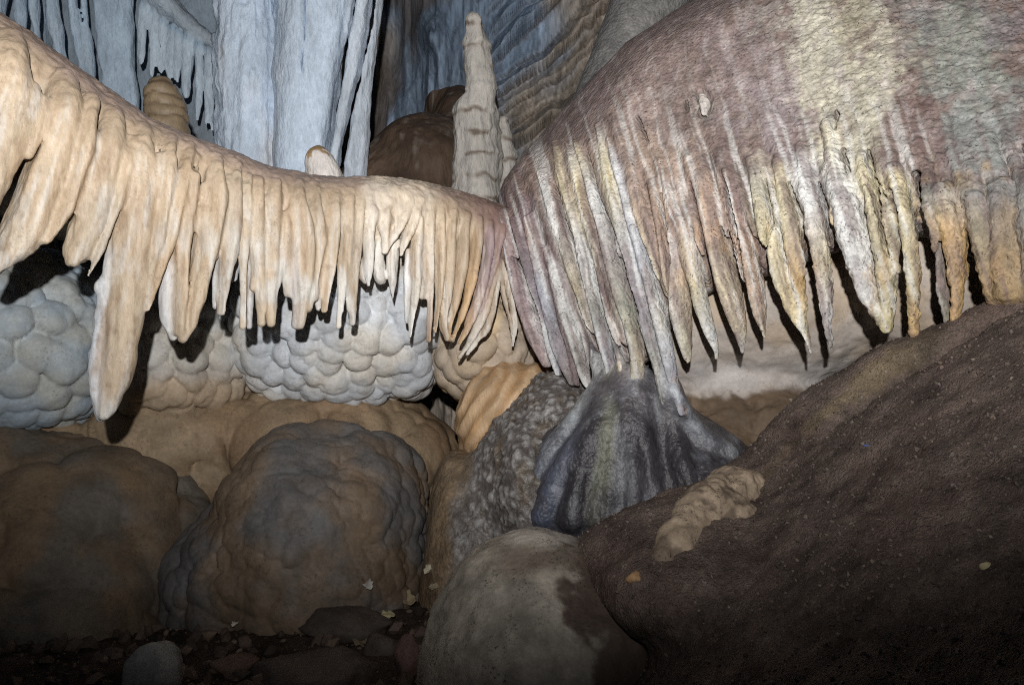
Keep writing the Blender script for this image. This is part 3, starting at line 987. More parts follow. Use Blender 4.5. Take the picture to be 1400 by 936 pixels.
def postR(V, c):
    u, v = UV(V)
    ac = u - 0.28 * v + 6 * fbm(V, (8, 8, 8), 2, 55)
    st = vnoise(np.stack([ac / 6.5, v / 95.0, 0 * u], 1), 1.0, 57) + 0.5 * vnoise(np.stack([ac / 2.8, v / 60.0, 0 * u], 1), 1.0, 58)
    up = sstep(90, 260, v)
    w = (sstep(0.2, 0.65, st) * (0.10 + 0.5 * up) * sstep(1330, 1230, u))[:, None]
    c = c * (1 - w) + (np.array([.60, .60, .585]) * (1 - 0.0) * w)
    w = (sstep(0.2, 0.65, -st) * (0.22 + 0.35 * up))[:, None]
    c = c * (1 - w) + np.array([.155, .11, .108]) * w
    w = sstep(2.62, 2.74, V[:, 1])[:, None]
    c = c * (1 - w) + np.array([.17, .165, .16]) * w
    n = fbm(V, (24, 24, 7), 4, 13)
    u, v = UV(V)
    w = (sstep(0.05, 0.4, fbm(V, (34, 34, 6), 3, 19)) * 0.4 * sstep(250, 350, v))[:, None]
    c = c * (1 - w) + np.array([.24, .18, .18]) * w
    w = (sstep(0.2, 0.5, fbm(V, (30, 30, 10), 3, 23)) * 0.4 * sstep(250, 350, v) * sstep(880, 960, u))[:, None]
    c = c * (1 - w) + np.array([.5, .33, .17]) * w
    return c * (1 + 0.22 * n)[:, None]


def dispR(V, N):
    u, v = UV(V)
    rough = 0.15 + 0.85 * sstep(980, 1140, u)
    sc = fbm(V + 0.01 * np.stack([vnoise(V, 20, 1), vnoise(V, 20, 2), vnoise(V, 20, 3)], 1), (34, 34, 48), 3, 7)
    return 0.0045 * rough * np.abs(sc) * 1.5 + 0.005 * fbm(V, (13, 13, 6), 3, 2) + 0.0035 * rough * fbm(V, (70, 70, 80), 3, 5)


emit(R, "crusted_canopy", M_PURPLE, colR, dispR, 'drape_sheet', "large purple brown flowstone canopy with cream crusts and a fringe of pointed pleats", "flowstone", post=postR, soft=0.005)
del R

# ================================================================== 4. background formations
def dconst(d):
    return lambda u, v: d


# ribbed column
def column_rock(lo_uv, hi_uv, d, h, rd):
    a, b = P(lo_uv[0], hi_uv[1], d), P(hi_uv[0], lo_uv[1], d)
    return Rock((min(a[0], b[0]) - .05, d - rd, a[2] - .05), (max(a[0], b[0]) + .05, d + rd * 1.6, b[2] + .05), h)


C = column_rock((280, -170), (400, 330), 3.3, 0.0105, 0.32)
for sp in ([(338, -160, 44), (338, -40, 42), (340, 40, 41), (340, 70, 46), (341, 150, 43), (342, 230, 44), (344, 330, 46)],):
    pts, r = strand(sp, dconst(3.3), 6, 0.05, 1)
    C.chain(pts, r, 0.03, 1.0)
for i in range(13):
    u = 300 + i * 7 + rnd.uniform(-2, 2)
    off = 0.10 * ((u - 341) / 42) ** 2
    for v0, v1 in ((-160, 48), (58, 150), (150, 330)):
        a0 = v0 + rnd.uniform(-8, 12)
        sp = [(u, a0, 4, off), (u + rnd.uniform(-3, 3), (a0 + v1) / 2, rnd.uniform(5, 7), off), (u + rnd.uniform(-2, 2), v1 + rnd.uniform(-6, 10), 3, off)]
        pts, r = strand(sp, dconst(3.3), 5, 0.15, i, dr=0.2)
        C.chain(pts, r, 0.02, 1.0)
for v in (48, 62, 128, 156, 205):
    pts, r = strand([(300, v + 6, 5, .1), (320, v, 6, .02), (345, v - 3, 6, 0), (368, v + 3, 6, .03), (382, v + 9, 4, .1)], dconst(3.3), 5, 0.2, v, dr=0.2)
    C.chain(pts, r, 0.025, 1.0)


def colWhite(V):
    n = fbm(V, (8, 8, 2.5), 4, 3)
    n2 = fbm(V, (3, 3, 2), 3, 8)
    c = np.tile(np.array([.59, .69, .82]), (len(V), 1)) * (1 + 0.15 * n)[:, None]
    w = (sstep(0.0, 0.5, n2 + 0.4 * n) * 0.6)[:, None]
    c = c * (1 - w) + np.array([.64, .60, .58]) * w
    return c


def dispCol(V, N):
    return 0.024 * fbm(V, (28, 28, 2.2), 3, 4) + 0.010 * fbm(V, (18, 18, 18), 3, 5) + 0.004 * fbm(V, (60, 60, 14), 2, 6)


emit(C, "ribbed_column", M_WHITE, colWhite, dispCol, label="pale ribbed calcite column with stepped ledges left of the smooth folded one", cat="column")

C = column_rock((370, -170), (545, 330), 3.25, 0.0105, 0.34)
for i, (pid, sp) in enumerate((
        (None, [(436, -160, 54), (432, -40, 50), (424, 60, 46), (418, 140, 42), (414, 230, 38), (412, 320, 40)]),
        (None, [(462, -160, 30, -.03), (458, -40, 27, -.03), (448, 60, 22, -.03), (438, 140, 17, -.03), (433, 230, 16, -.03)]),
        (None, [(400, -160, 22, -.02), (404, -30, 20, -.02), (404, 100, 20, -.02), (400, 230, 22, -.02)]),
        ('fold#1', [(502, -160, 17), (496, -20, 15), (482, 80, 13), (468, 160, 11), (458, 220, 11), (452, 290, 11)]),
        ('fold#2', [(526, -160, 12, .03), (517, -20, 11, .03), (503, 80, 12, .03), (493, 160, 14, .03), (485, 230, 17, .03), (478, 300, 18, .03)]),
        ('fold#2', [(514, -20, 6, .0), (499, 80, 6, .0), (487, 150, 7, .0), (478, 225, 8, .0)]))):
    pts, r = strand(sp, dconst(3.25), 6, 0.03, i)
    C.chain(pts, r, 0.014, 1.3, pid, (.62, .68, .76) if pid else None, 0.01 if pid else 0)
for a in ([(488, -160, 2), (485, 0, 2.4), (470, 80, 3), (458, 150, 3.5), (447, 218, 3.5), (440, 300, 3.5)], [(514, -160, 2), (508, 0, 3), (493, 90, 3.5), (480, 150, 4), (466, 222, 4.5), (458, 300, 4.5)],
          [(424, -160, 2), (424, 0, 2), (422, 60, 1.6), (418, 110, 1)]):
    pts, r = strand(a, dconst(3.25), 6, 0.15, 3, dr=0.0)
    C.chain(pts, np.maximum(r, .007), 0.014, 14.0, cut=True)
emit(C, "smooth_column", M_WHITE, lambda V: colWhite(V) * 1.06, lambda V, N: 0.009 * fbm(V, (14, 14, 2), 3, 4) + 0.006 * fbm(V, (30, 30, 16), 3, 5), 'shaft',
     "smooth bluish white column of long vertical folds right of the ribbed one", "column")

# drapery wall, upper left
def dD(u, v):
    return 3.55 - 0.25 * sstep(250, 0, u)


C = Rock((-2.6, 2.9, CZ + 0.3), (-1.0, 4.3, CZ + 1.95), 0.0115)
for u in (-80, 20, 110, 200, 280):
    pts, r = strand([(u, -120, 60, .40), (u, 60, 60, .40), (u + 4, 220, 60, .40)], dD, 4, 0.03, 0)
    C.chain(pts, r, 0.05, 1.0, None, (.24, .28, .32), 0.0)  # backing coloured darker than the ribs: painted shade between them
ribs = [(-60, -20, 12), (-30, 0, 11), (0, 6, 10), (28, 34, 8), (44, 56, 6), (66, 84, 9), (92, 114, 8), (112, 126, 5), (130, 142, 8), (148, 150, 10), (165, 166, 12), (180, 180, 8)]
for i, (u0, u1, w) in enumerate(ribs):
    e_ = rnd.uniform(-.05, .05)
    w *= .74
    pts, r = strand([(u0, -110, w, e_), ((u0 + u1) / 2 - 4, 0, w, e_), (u1 - 3, 70, w * .95, e_), (u1 + 4, 140, w * .9, e_), (u1 + 6, 200, w, e_)], dD, 6, 0.16, i * 2.2)
    C.chain(pts, r, 0.012, 1.8, 'curtain_fold#%d' % i, ((.45, .56, .68), (.52, .62, .72)), 0.01)
pts, r = strand([(190, -80, 20, .02), (215, -6, 18, .0), (245, 22, 13, .0), (272, 46, 11, .02), (296, 62, 10, .06)], dD, 5, 0.08, 0)
C.chain(pts, r, 0.02, 1.8, None, (.4, .44, .48), 0.001)
for i, (u, v0, v1, w) in enumerate(((195, 5, 88, 6), (209, 15, 106, 6), (221, 30, 100, 7), (233, 40, 110, 6.5), (243, 45, 112, 5.5), (256, 52, 132, 8), (271, 60, 165, 6), (283, 66, 170, 5), (291, 70, 180, 4))):
    pts, r = strand([(u + 2, v0, w, .0), (u, (v0 + v1) / 2, w * .95, .0), (u - 1, v1 - 8, w * .7, .0), (u - 1, v1, w * .35, .0)], dD, 5, 0.06, i)
    C.chain(pts, r, 0.010, 1.0, S % i, ((.52, .60, .68), (.58, .66, .74)), 0.05)


def colDrape(V):
    n = fbm(V, (10, 10, 2), 4, 3)
    c = np.tile(np.array([.34, .46, .58]), (len(V), 1)) * (1 + 0.3 * n)[:, None]
    u, v = UV(V)
    w = (sstep(60, 20, u) * sstep(20, 60, v) * 0.5 + 0.4 * sstep(0.1, 0.5, fbm(V, (6, 6, 2), 3, 31)))[:, None]
    return c * (1 - w) + np.array([.22, .17, .13]) * w


emit(C, "drapery_curtain", M_WHITE, colDrape, lambda V, N: 0.014 * fbm(V, (12, 12, 3), 3, 4) + 0.006 * fbm(V, (40, 40, 14), 3, 5), 'curtain_sheet',
     "bluish drapery curtain with thin stalactites hanging from a ledge behind the tan canopy", "drapery")

# small stalagmites on the canopy top
def stalagmite(name, spec, d, h, mat, colfn, disp, label, rings=(), group=None, k=0.02):
    us_ = [q[0] for q in spec]
    vs_ = [q[1] for q in spec]
    w = max(q[2] for q in spec) + 12
    a, b = P(min(us_) - w, max(vs_) + w, d), P(max(us_) + w, min(vs_) - w, d)
    m = w * d / FOC
    C = Rock((a[0] - .03, d - m, a[2] - .03), (b[0] + .03, d + m * 2.2, b[2] + .03), h)
    pts, r = strand(spec, dconst(d), 5, 0.03, 0, dr=1.0)
    C.chain(pts, r, k, 1.0)
    for (u, v, w_, off) in rings:
        p2, r2 = strand([(u - w_, v + 5, 2.4, off + .05), (u - w_ * .5, v, 3, off + .012), (u, v - 2, 3, off + .004), (u + w_ * .5, v, 3, off + .012), (u + w_, v + 5, 2.4, off + .05)], dconst(d), 4, 0.25, v, dr=0.2)
        C.chain(p2, r2, 0.014, 1.0)
    return emit(C, name, mat, colfn, disp, label=label, cat="stalagmite", group=group)


def colTall(V):
    n = fbm(V, (12, 12, 5), 4, 3)
    z = (V[:, 2] + 0.03 * fbm(V, (7, 7, 7), 3, 6) + 0.014 * fbm(V, (26, 26, 26), 2, 16)) * 11.5
    fr = z - np.floor(z)
    c = np.tile(np.array([.50, .47, .43]), (len(V), 1)) * (1 + 0.2 * n)[:, None]
    w = (sstep(0.16, 0.02, np.abs(fr - 0.5)) * sstep(-0.35, 0.1, fbm(V, (14, 14, 5), 3, 33)) * 0.85)[:, None]
    c = c * (1 - w) + np.array([.13, .09, .06]) * w
    return c


def dispTall(V, N):
    z = (V[:, 2] + 0.03 * fbm(V, (7, 7, 7), 3, 6) + 0.014 * fbm(V, (26, 26, 26), 2, 16)) * 11.5
    fr = z - np.floor(z)
    return 0.011 * (0.6 + 0.9 * vnoise(V, (9, 9, 9), 66)) * (sstep(0.52, 0.6, fr) * (1 - sstep(0.6, 1.35, fr)) + sstep(0.9, -0.4, fr) * (fr < 0.52) * 0.5) + 0.010 * fbm(V, (30, 30, 8), 3, 4) + 0.013 * fbm(V, (10, 10, 10), 3, 5)


stalagmite("tall_stalagmite", [(648, 27, 9), (650, 42, 14), (652, 66, 18), (655, 90, 20.5), (657, 115, 21.5), (655, 146, 21), (650, 158, 30), (651, 200, 33), (651, 250, 35), (651, 320, 37)], 3.2, 0.008, M_WHITE, colTall, dispTall,
           "tall pale stalagmite of stacked rings standing before the terraced back wall", rings=())
stalagmite("side_stalagmite", [(688, 168, 8), (690, 200, 12), (690, 250, 14), (690, 320, 16)], 3.32, 0.010, M_WHITE, colTall, dispTall, "short grey stalagmite pressed against the right side of the tall one")


def colKnob(V):
    n = fbm(V, (20, 20, 20), 3, 3)
    z = (V[:, 2] + 0.02 * fbm(V, (14, 14, 14), 2, 6)) * 26.0
    fr = np.abs(z - np.floor(z) - 0.5)
    c = np.tile(np.array([.24, .18, .115]), (len(V), 1)) * (1 + 0.25 * n)[:, None]
    w = (sstep(0.1, 0.0, fr - 0.03) * 0.8)[:, None]
    return c * (1 - w) + np.array([.10, .065, .04]) * w


def dispKnob(V, N):
    z = (V[:, 2] + 0.02 * fbm(V, (14, 14, 14), 2, 6)) * 26.0
    fr = np.abs(z - np.floor(z) - 0.5)
    return 0.005 * sstep(0.0, 0.3, fr) + 0.004 * fbm(V, (30, 30, 30), 3, 4)


stalagmite("beehive_stalagmite", [(220, 124, 18), (223, 140, 24), (228, 160, 27), (232, 210, 28)], 2.55, 0.006, M_TAN, colKnob, dispKnob, "brown beehive shaped stalagmite knob behind the tan canopy's slope")
stalagmite("stubby_stalagmite", [(436, 218, 18), (440, 230, 23), (444, 246, 25), (448, 280, 26)], 2.55, 0.006, M_WHITE,
           lambda V: np.where((sstep(-.1, .35, fbm(V, (30, 30, 30), 3, 3) + 7 * (V[:, 2] - P(440, 215, 2.55)[2]))[:, None] > 0.5), np.array([.34, .23, .12]), np.array([.62, .58, .55])),
           lambda V, N: 0.006 * fbm(V, (24, 24, 24), 3, 4), "low whitish stalagmite stub with a brown stained crown below the smooth column")

# brown dome
C = Rock((-0.95, 2.9, CZ + 0.35), (0.25, 4.4, CZ + 1.25), 0.013)
for (u, v, d, rx, ry, rz) in ((590, 262, 3.75, .34, .45, .34), (540, 275, 3.7, .28, .4, .22), (630, 215, 3.95, .16, .3, .36), (618, 160, 4.1, .14, .2, .36), (560, 300, 3.5, .3, .3, .2), (650, 110, 4.15, .12, .2, .45)):
    C.ell(P(u, v, d), (rx, ry, rz), 0.06)


def colDome(V):
    n = fbm(V, (5, 5, 3), 4, 3)
    c = np.tile(np.array([.09, .06, .042]), (len(V), 1)) * (1 + 0.5 * n)[:, None]
    w = (sstep(0.25, 0.5, fbm(V, (30, 30, 5), 3, 5)) * 0.4)[:, None]
    return c * (1 - w) + np.array([.28, .25, .22]) * w


emit(C, "flowstone_dome", M_WALL, colDome, lambda V, N: 0.02 * fbm(V, (6, 6, 4), 3, 4) + 0.008 * fbm(V, (34, 34, 8), 3, 5), label="dark brown flowstone dome behind the saddle between the two canopies", cat="flowstone")

# ================================================================== 5. popcorn masses under the left canopy
from mathutils import kdtree, Vector


def seeds_on(V, sp, seed, nmax=1500):
    rg = np.random.RandomState(seed)
    acc = np.zeros((0, 3))
    for p in V[rg.permutation(len(V))[:nmax * 8]]:
        if len(acc) == 0 or np.min(np.sum((acc - p) ** 2, 1)) > (sp * rg.uniform(0.55, 1.25)) ** 2:
            acc = np.vstack([acc, p])
            if len(acc) >= nmax:
                break
    return acc


def cobbles(V, sp, seed, tilt):
    """height of round lobes of mixed sizes that overlap one another, and how near a crease each point lies"""
    S = seeds_on(V, sp, seed)
    kd = kdtree.KDTree(len(S))
    for i, p in enumerate(S):
        kd.insert(p, i)
    kd.balance()
    w = np.stack([fbm(V, 1.2 / sp, 2, seed + k) for k in range(3)], 1) * sp * 0.10
    Q = V + w
    rg = np.random.RandomState(seed + 5)
    R2 = (sp * rg.uniform(0.52, 0.74, len(S))) ** 2
    off = rg.uniform(0.0, 0.14, len(S)) * sp
    D = np.full((len(V), 6), 9.0)
    I = np.zeros((len(V), 6), int)
    m = min(6, len(S))
    for i, q in enumerate(Q.tolist()):
        for j, r in enumerate(kd.find_n(q, m)):
            D[i, j] = r[2]
            I[i, j] = r[1]
    zr = (Q[:, 2][:, None] - S[I, 2]) / sp
    H = np.sqrt(np.maximum(R2[I] - D ** 2, 0)) + off[I] * (D < np.sqrt(R2[I])) - tilt * sp * zr * (D ** 2 < R2[I])
    o = np.sort(H, 1)
    gap = (o[:, -1] - o[:, -2]) / sp
    return np.clip(o[:, -1] / sp, 0, 1.6), np.exp(-gap / 0.05)


def popcorn(name, ells, h, levels, colfn, label, seed, mat=None, cat="cave popcorn", k=0.05, low=0.012, crack=0.004):
    """base lumps covered in rounded nodules that overlap like scales; levels = (spacing, height, overhang)"""
    lo, hi = bnd(ells, 0.12)
    C = Rock(lo, hi, h)
    for c, r in ells:
        C.ell(c, r, k)

    def disp(V, N):
        d = low * fbm(V, (5, 5, 5), 3, seed) + 0.0016 * fbm(V, (60, 60, 60), 2, seed)
        for j, (sp, a, tilt) in enumerate(levels):
            h, cr = cobbles(V, sp, seed * 13 + j, tilt / a / 1.9)
            mask = 1.0 if j == 0 and crack < 0.005 else 0.45 + 0.55 * sstep(-0.25, 0.25, fbm(V, (4.5, 4.5, 4.5), 2, seed + 70 + j))
            d = d + mask * (1.9 * a * h - crack * cr * (0.5 if j == 0 else 0.4))
        return d
    return emit(C, name, mat or M_GREY, colfn, disp, label=label, cat=cat)


def colPop(c0, c1, z0=None, cz=None, sd=0):
    def f(V):
        n = fbm(V, (7, 7, 7), 4, 3 + sd)
        w = sstep(-0.35, 0.35, n)[:, None]
        c = np.array(c0) * (1 - w) + np.array(c1) * w
        if z0 is not None:
            w = sstep(z0 + 0.06, z0 - 0.05, V[:, 2] + 0.05 * n)[:, None]
            c = c * (1 - w) + np.array(cz) * w
        return c * (1 + 0.15 * fbm(V, (26, 26, 26), 3, 7))[:, None]
    return f


def E(u, v, d, ru, rd, rv):
    return (tuple(P(u, v, d)), (ru * d / FOC, rd, rv * d / FOC))


def bnd(ells, pad=0.1):
    lo = np.min([np.array(c) - np.array(r) for c, r in ells], 0) - pad
    hi = np.max([np.array(c) + np.array(r) for c, r in ells], 0) + pad
    return lo, hi


GB = (.36, .39, .43)
GT = (.45, .42, .37)
el = [E(470, 420, 2.72, 128, .34, 128), E(400, 440, 2.72, 60, .3, 100), E(560, 430, 2.74, 48, .3, 100)]
popcorn("popcorn_mass", el, 0.0062, ((.080, .029, .013), (.040, .005, .002)), colPop((.50, .525, .56), (.58, .55, .50)), "pale grey bulging mass of cave popcorn under the middle of the tan canopy", 11)
el = [E(30, 470, 2.45, 120, .32, 112), E(-90, 440, 2.4, 90, .3, 130)]
popcorn("popcorn_shelf", el, 0.0068, ((.095, .031, .020), (.045, .006, .003)), colPop((.33, .40, .47), (.38, .39, .37)), "blue grey popcorn shelf with a ragged lower edge at the far left", 12)
el = [E(250, 480, 2.66, 95, .3, 96), E(180, 470, 2.66, 60, .28, 100)]
popcorn("popcorn_cluster", el, 0.0068, ((.075, .034, .014), (.042, .007, .003)), colPop((.38, .40, .42), (.46, .43, .38), CZ - 0.10, (.40, .31, .22)), "grey popcorn cluster behind the longest stalactite", 13)
el = [E(660, 470, 2.72, 60, .24, 66), E(700, 440, 2.85, 90, .26, 100)]
popcorn("ochre_popcorn", el, 0.0068, ((.07, .030, .012), (.04, .006, .002)), colPop((.40, .33, .26), (.56, .42, .25)), "ochre popcorn swelling seen below the forked white draperies", 14)

# tan bench under the popcorn
el = [E(60, 650, 2.62, 170, .3, 90), E(250, 610, 2.72, 130, .3, 80), E(420, 600, 2.78, 140, .3, 60), E(540, 640, 2.85, 70, .3, 60), E(-120, 620, 2.55, 140, .3, 120)]
popcorn("rock_bench", el, 0.009, ((.19, .042, .012), (.09, .012, .004)), colPop((.235, .16, .10), (.27, .20, .13), sd=4), "smooth tan lumpy bench of rock running under the popcorn masses", 15, mat=M_BROWN, cat="rock")

# big boulders
el = [E(95, 790, 2.38, 175, .38, 170), E(-70, 760, 2.32, 160, .36, 190), E(200, 740, 2.46, 85, .3, 100), E(60, 880, 2.22, 175, .34, 150)]
popcorn("rounded_boulder", el, 0.0085, ((.21, .036, .008), (.10, .012, .003)), colPop((.17, .118, .075), (.12, .105, .088), sd=2), "dim brown boulder of fused rounded lumps in the lower left corner", 16, mat=M_BROWN, cat="boulder")
el = [E(425, 735, 2.36, 118, .34, 138), E(330, 820, 2.3, 88, .26, 120), E(505, 715, 2.42, 68, .26, 112), E(440, 820, 2.3, 120, .3, 110)]
popcorn("cracked_boulder", el, 0.0058, ((.15, .030, .006), (.06, .012, .002)), colPop((.13, .125, .125), (.18, .13, .09), sd=3), "domed boulder covered in cobbled cracks below the pale popcorn mass", 17, mat=M_BROWN, cat="boulder", k=0.08, crack=0.006)

# ================================================================== 6. cascade, flank and dark mound
def flute(V, N, a, fx, fz, seed):
    return a * fbm(V, (fx, fx, fz), 3, seed)


C = Rock((-0.32, 1.95, CZ - 0.62), (0.24, 2.95, CZ + 0.1), 0.0075)
for c, r in (E(692, 548, 2.5, 58, .20, 50), E(664, 575, 2.5, 38, .18, 50), E(730, 560, 2.5, 40, .2, 60), E(690, 610, 2.5, 55, .2, 70)):
    C.ell(c, r, 0.03)


def colCas(V):
    q = V.copy()
    n = fbm(V, (6, 6, 6), 3, 3)
    z = (V[:, 0] - 0.7 * V[:, 2] + 0.05 * n) * 56
    s = 0.5 + 0.5 * np.sin(z * 2.2)
    c = np.array([.46, .28, .14]) * (1 - s)[:, None] + np.array([.60, .42, .26]) * s[:, None]
    return c * (1 + 0.2 * fbm(V, (40, 40, 10), 3, 9))[:, None]


emit(C, "flowstone_cascade", M_TAN, colCas, lambda V, N: 0.010 * (1 - np.abs(np.sin((V[:, 0] - 0.7 * V[:, 2] + 0.05 * fbm(V, (7, 7, 7), 2, 2)) * 62))) ** 1.0 + 0.009 * fbm(V, (10, 10, 10), 3, 5),
     label="orange brown rippled flowstone cascade between popcorn and dark mound", cat="flowstone")

C = Rock((-0.36, 1.7, CZ - 0.80), (0.40, 2.75, CZ - 0.02), 0.007)
fp_ = [P(752, 545, 2.32), P(716, 600, 2.30), P(680, 660, 2.29), P(652, 730, 2.27), P(640, 800, 2.25), P(640, 880, 2.25)]
C.chain(catmull(fp_, 4), np.interp(np.linspace(0, 1, 21), [0, .3, .6, 1], [36, 50, 60, 72]) * 2.24 / FOC, 0.04, 1.2)
C.ell(*E(626, 690, 2.38, 36, .2, 74), 0.06)
C.ell(*E(720, 680, 2.24, 50, .2, 110), 0.06)
C.ell(*E(775, 585, 2.27, 55, .14, 58), 0.06)


def colFlank(V):
    u, v = UV(V)
    n = fbm(V, (8, 8, 8), 4, 3)
    n2 = fbm(V, (30, 30, 8), 3, 4)
    w = sstep(625, 665, u + 30 * n + 0.15 * (v - 640))[:, None]
    c = np.array([.21, .15, .095]) * (1 - w) + np.array([.24, .23, .235]) * w
    tp = sstep(0.12, 0.4, np.abs(fbm(V, (55, 55, 42), 2, 8)))[:, None]
    c = c * (1 - w) + (np.array([.115, .10, .095]) * (1 - tp) + np.array([.27, .26, .255]) * tp) * w
    w2 = (sstep(0.0, 0.4, n2) * 0.75)[:, None] * w
    c = c * (1 - w2) + np.array([.10, .075, .05]) * w2
    return c * (1 + .2 * n2)[:, None]


def dispFlank(V, N):
    u, v = UV(V)
    w = sstep(630, 670, u)
    return w * (0.010 * np.abs(fbm(V, (55, 55, 42), 2, 8)) * 1.6) + (1 - w) * 0.006 * fbm(V, (26, 26, 5), 3, 5) + 0.010 * fbm(V, (9, 9, 5), 3, 6)


emit(C, "crusted_flank", M_MOUND, colFlank, dispFlank, label="knobbly grey crusted flank with tan streaked left side left of the dark mound", cat="flowstone")

C = Rock((-0.08, 1.55, CZ - 0.62), (0.78, 2.6, CZ + 0.06), 0.006)
dM = lambda u, v: 2.12 - 0.22 * sstep(540, 720, v)
mp_ = [P(862, 548, 2.13), P(862, 575, 2.14), P(860, 620, 2.17), P(857, 670, 2.19), P(855, 730, 2.2), P(854, 800, 2.2)]
C.chain(catmull(mp_, 4), np.interp(np.arange(21) / 4.0, range(6), [52, 72, 96, 122, 145, 160]) * 2.15 / FOC, 0.05, 0.85)
C.ell(*E(965, 660, 2.14, 70, .2, 54), 0.08)
C.ell(*E(765, 680, 2.2, 62, .16, 100), 0.08)
C.ell(*E(935, 650, 2.16, 72, .15, 84), 0.08)
C.chain(catmull([P(915, 520, 2.08), P(928, 555, 2.07), P(952, 590, 2.08), P(992, 616, 2.10), P(1040, 650, 2.12)], 4), np.linspace(13, 26, 17) * 2.08 / FOC, 0.03, 1.2)
DK = (.045, .042, .05)
HI = (.5, .5, .5)
for i, (top, low, col) in enumerate((
        ([(808, 470, 6), (816, 505, 7), (820, 530, 8)], [(806, 580, 12), (770, 640, 14), (742, 705, 15)], (HI, HI, (.36, .38, .42), (.10, .10, .14), (.18, .20, .28), (.17, .20, .30))),
        ([(810, 480, 5), (816, 515, 6)], [(790, 560, 8), (748, 620, 8), (720, 680, 8), (712, 710, 8)], (HI, HI, (.46, .49, .50), (.42, .47, .55), (.2, .26, .42), (.13, .18, .38))),
        ([(814, 490, 6), (824, 525, 7)], [(816, 575, 13), (796, 640, 16), (782, 710, 18)], (HI, (.3, .29, .3), DK, DK, DK)),
        ([(826, 470, 9), (834, 505, 9), (836, 535, 9)], [(832, 580, 11), (824, 640, 13), (816, 705, 14)], (HI, (.5, .5, .44), (.38, .38, .28), (.33, .33, .24), (.30, .31, .23), (.2, .2, .17))),
        ([(838, 460, 6), (847, 490, 7), (855, 530, 7)], [(856, 580, 11), (850, 640, 12), (846, 710, 13)], (HI, (.4, .36, .33), (.14, .12, .12), (.12, .11, .12), (.28, .29, .32), (.38, .40, .44))),
        ([(868, 465, 10), (871, 505, 9), (868, 540, 9)], [(876, 590, 13), (886, 650, 16), (892, 710, 17)], (HI, HI, (.30, .29, .30), DK, (.12, .11, .13), (.2, .2, .23))),
        ([(888, 460, 9), (899, 500, 9), (908, 540, 8)], [(918, 585, 12), (934, 640, 14), (946, 690, 15)], (HI, HI, (.34, .34, .35), (.10, .09, .10), DK, (.10, .09, .09))),
        ([(908, 470, 9), (918, 515, 9), (927, 545, 8)], [(945, 578, 10), (970, 602, 10), (1000, 616, 9)], (HI, (.52, .55, .58), (.52, .55, .6), (.48, .51, .56), (.26, .27, .31), (.46, .48, .52))))):
    q = [(u, v, w * (.45, .8, 1)[k + 3 - len(top)], faceR(u, v) + .3 * w * 2.1 / FOC + (.022, .008, 0)[k + 3 - len(top)]) for k, (u, v, w) in enumerate(top)]
    q += [(u, v, w, (C.depth(u, v) or 2.08) + .15 * w * 2.1 / FOC) for u, v, w in low]
    q = catmull(q, 6)
    C.chain([P(u, v, d) for u, v, w, d in q], q[:, 2] * 2.1 / FOC, 0.022, 1.2, None, col, 0.001)


def colMound(V):
    n = fbm(V, (10, 10, 6), 4, 3)
    c = np.tile(np.array([.085, .078, .088]), (len(V), 1))
    w = (sstep(0.1, 0.5, fbm(V, (26, 26, 7), 4, 6)) * 0.6)[:, None]
    c = c * (1 - w) + np.array([.24, .25, .29]) * w
    return c * (1 + .3 * n)[:, None]


def postMound(V, c):
    u, v = UV(V)
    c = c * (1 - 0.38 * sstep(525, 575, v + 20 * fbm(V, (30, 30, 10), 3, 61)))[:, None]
    n = fbm(V, (26, 26, 14), 4, 16)
    w = (sstep(0.2, 0.5, n) * 0.35)[:, None]
    c = c * (1 - w) + np.array([.30, .31, .35]) * w
    w = (sstep(0.1, 0.4, -n) * 0.6)[:, None]
    c = c * (1 - w) + np.array([.06, .055, .065]) * w
    return c


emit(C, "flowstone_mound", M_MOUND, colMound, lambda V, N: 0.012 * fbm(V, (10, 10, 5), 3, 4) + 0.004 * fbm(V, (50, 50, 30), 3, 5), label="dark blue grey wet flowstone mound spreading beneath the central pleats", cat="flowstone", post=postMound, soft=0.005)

# rock wall below the right fringe
C = Rock((0.2, 1.55, CZ - 0.62), (1.5, 2.7, CZ + 0.5), 0.0075)
for c, r in (E(1060, 420, 2.42, 170, .34, 108), E(1250, 380, 2.2, 130, .3, 120), E(920, 440, 2.46, 70, .3, 110), E(1420, 330, 2.0, 120, .3, 130)):
    C.ell(c, r, 0.05)
for c, r in (E(960, 590, 2.36, 52, .2, 46), E(1060, 570, 2.3, 90, .18, 40), E(1000, 640, 2.2, 80, .2, 40), E(1000, 540, 2.42, 110, .2, 50)):
    C.ell(c, r, 0.07)


def colUnder(V):
    u, v = UV(V)
    n = fbm(V, (7, 7, 7), 4, 3)
    c = np.tile(np.array([.42, .37, .33]), (len(V), 1))
    w = sstep(-0.2, 0.3, n)[:, None] * 0.7
    c = c * (1 - w) + np.array([.40, .31, .22]) * w
    n3 = fbm(V, (40, 40, 40), 3, 14)
    w = sstep(531, 539, v + 12 * n + 9 * n3 + 0.06 * (u - 1000))[:, None]
    c = c * (1 - w) + (np.array([.17, .12, .08]) * (1 + 0.5 * n[:, None])) * w
    w = (sstep(480, 505, v + 10 * n) * sstep(540, 520, v + 10 * n) * sstep(920, 960, u))[:, None] * .6
    return c * (1 - w) + np.array([.48, .46, .46]) * w


emit(C, "rock_shelf", M_GREY, colUnder, lambda V, N: 0.016 * fbm(V, (8, 8, 8), 3, 4) + (0.004 + 0.011 * sstep(CZ - .10, CZ - .16, V[:, 2])) * fbm(V, (38, 38, 38), 3, 5), label="beige rock shelf in shadow behind the hanging right fringe", cat="rock")

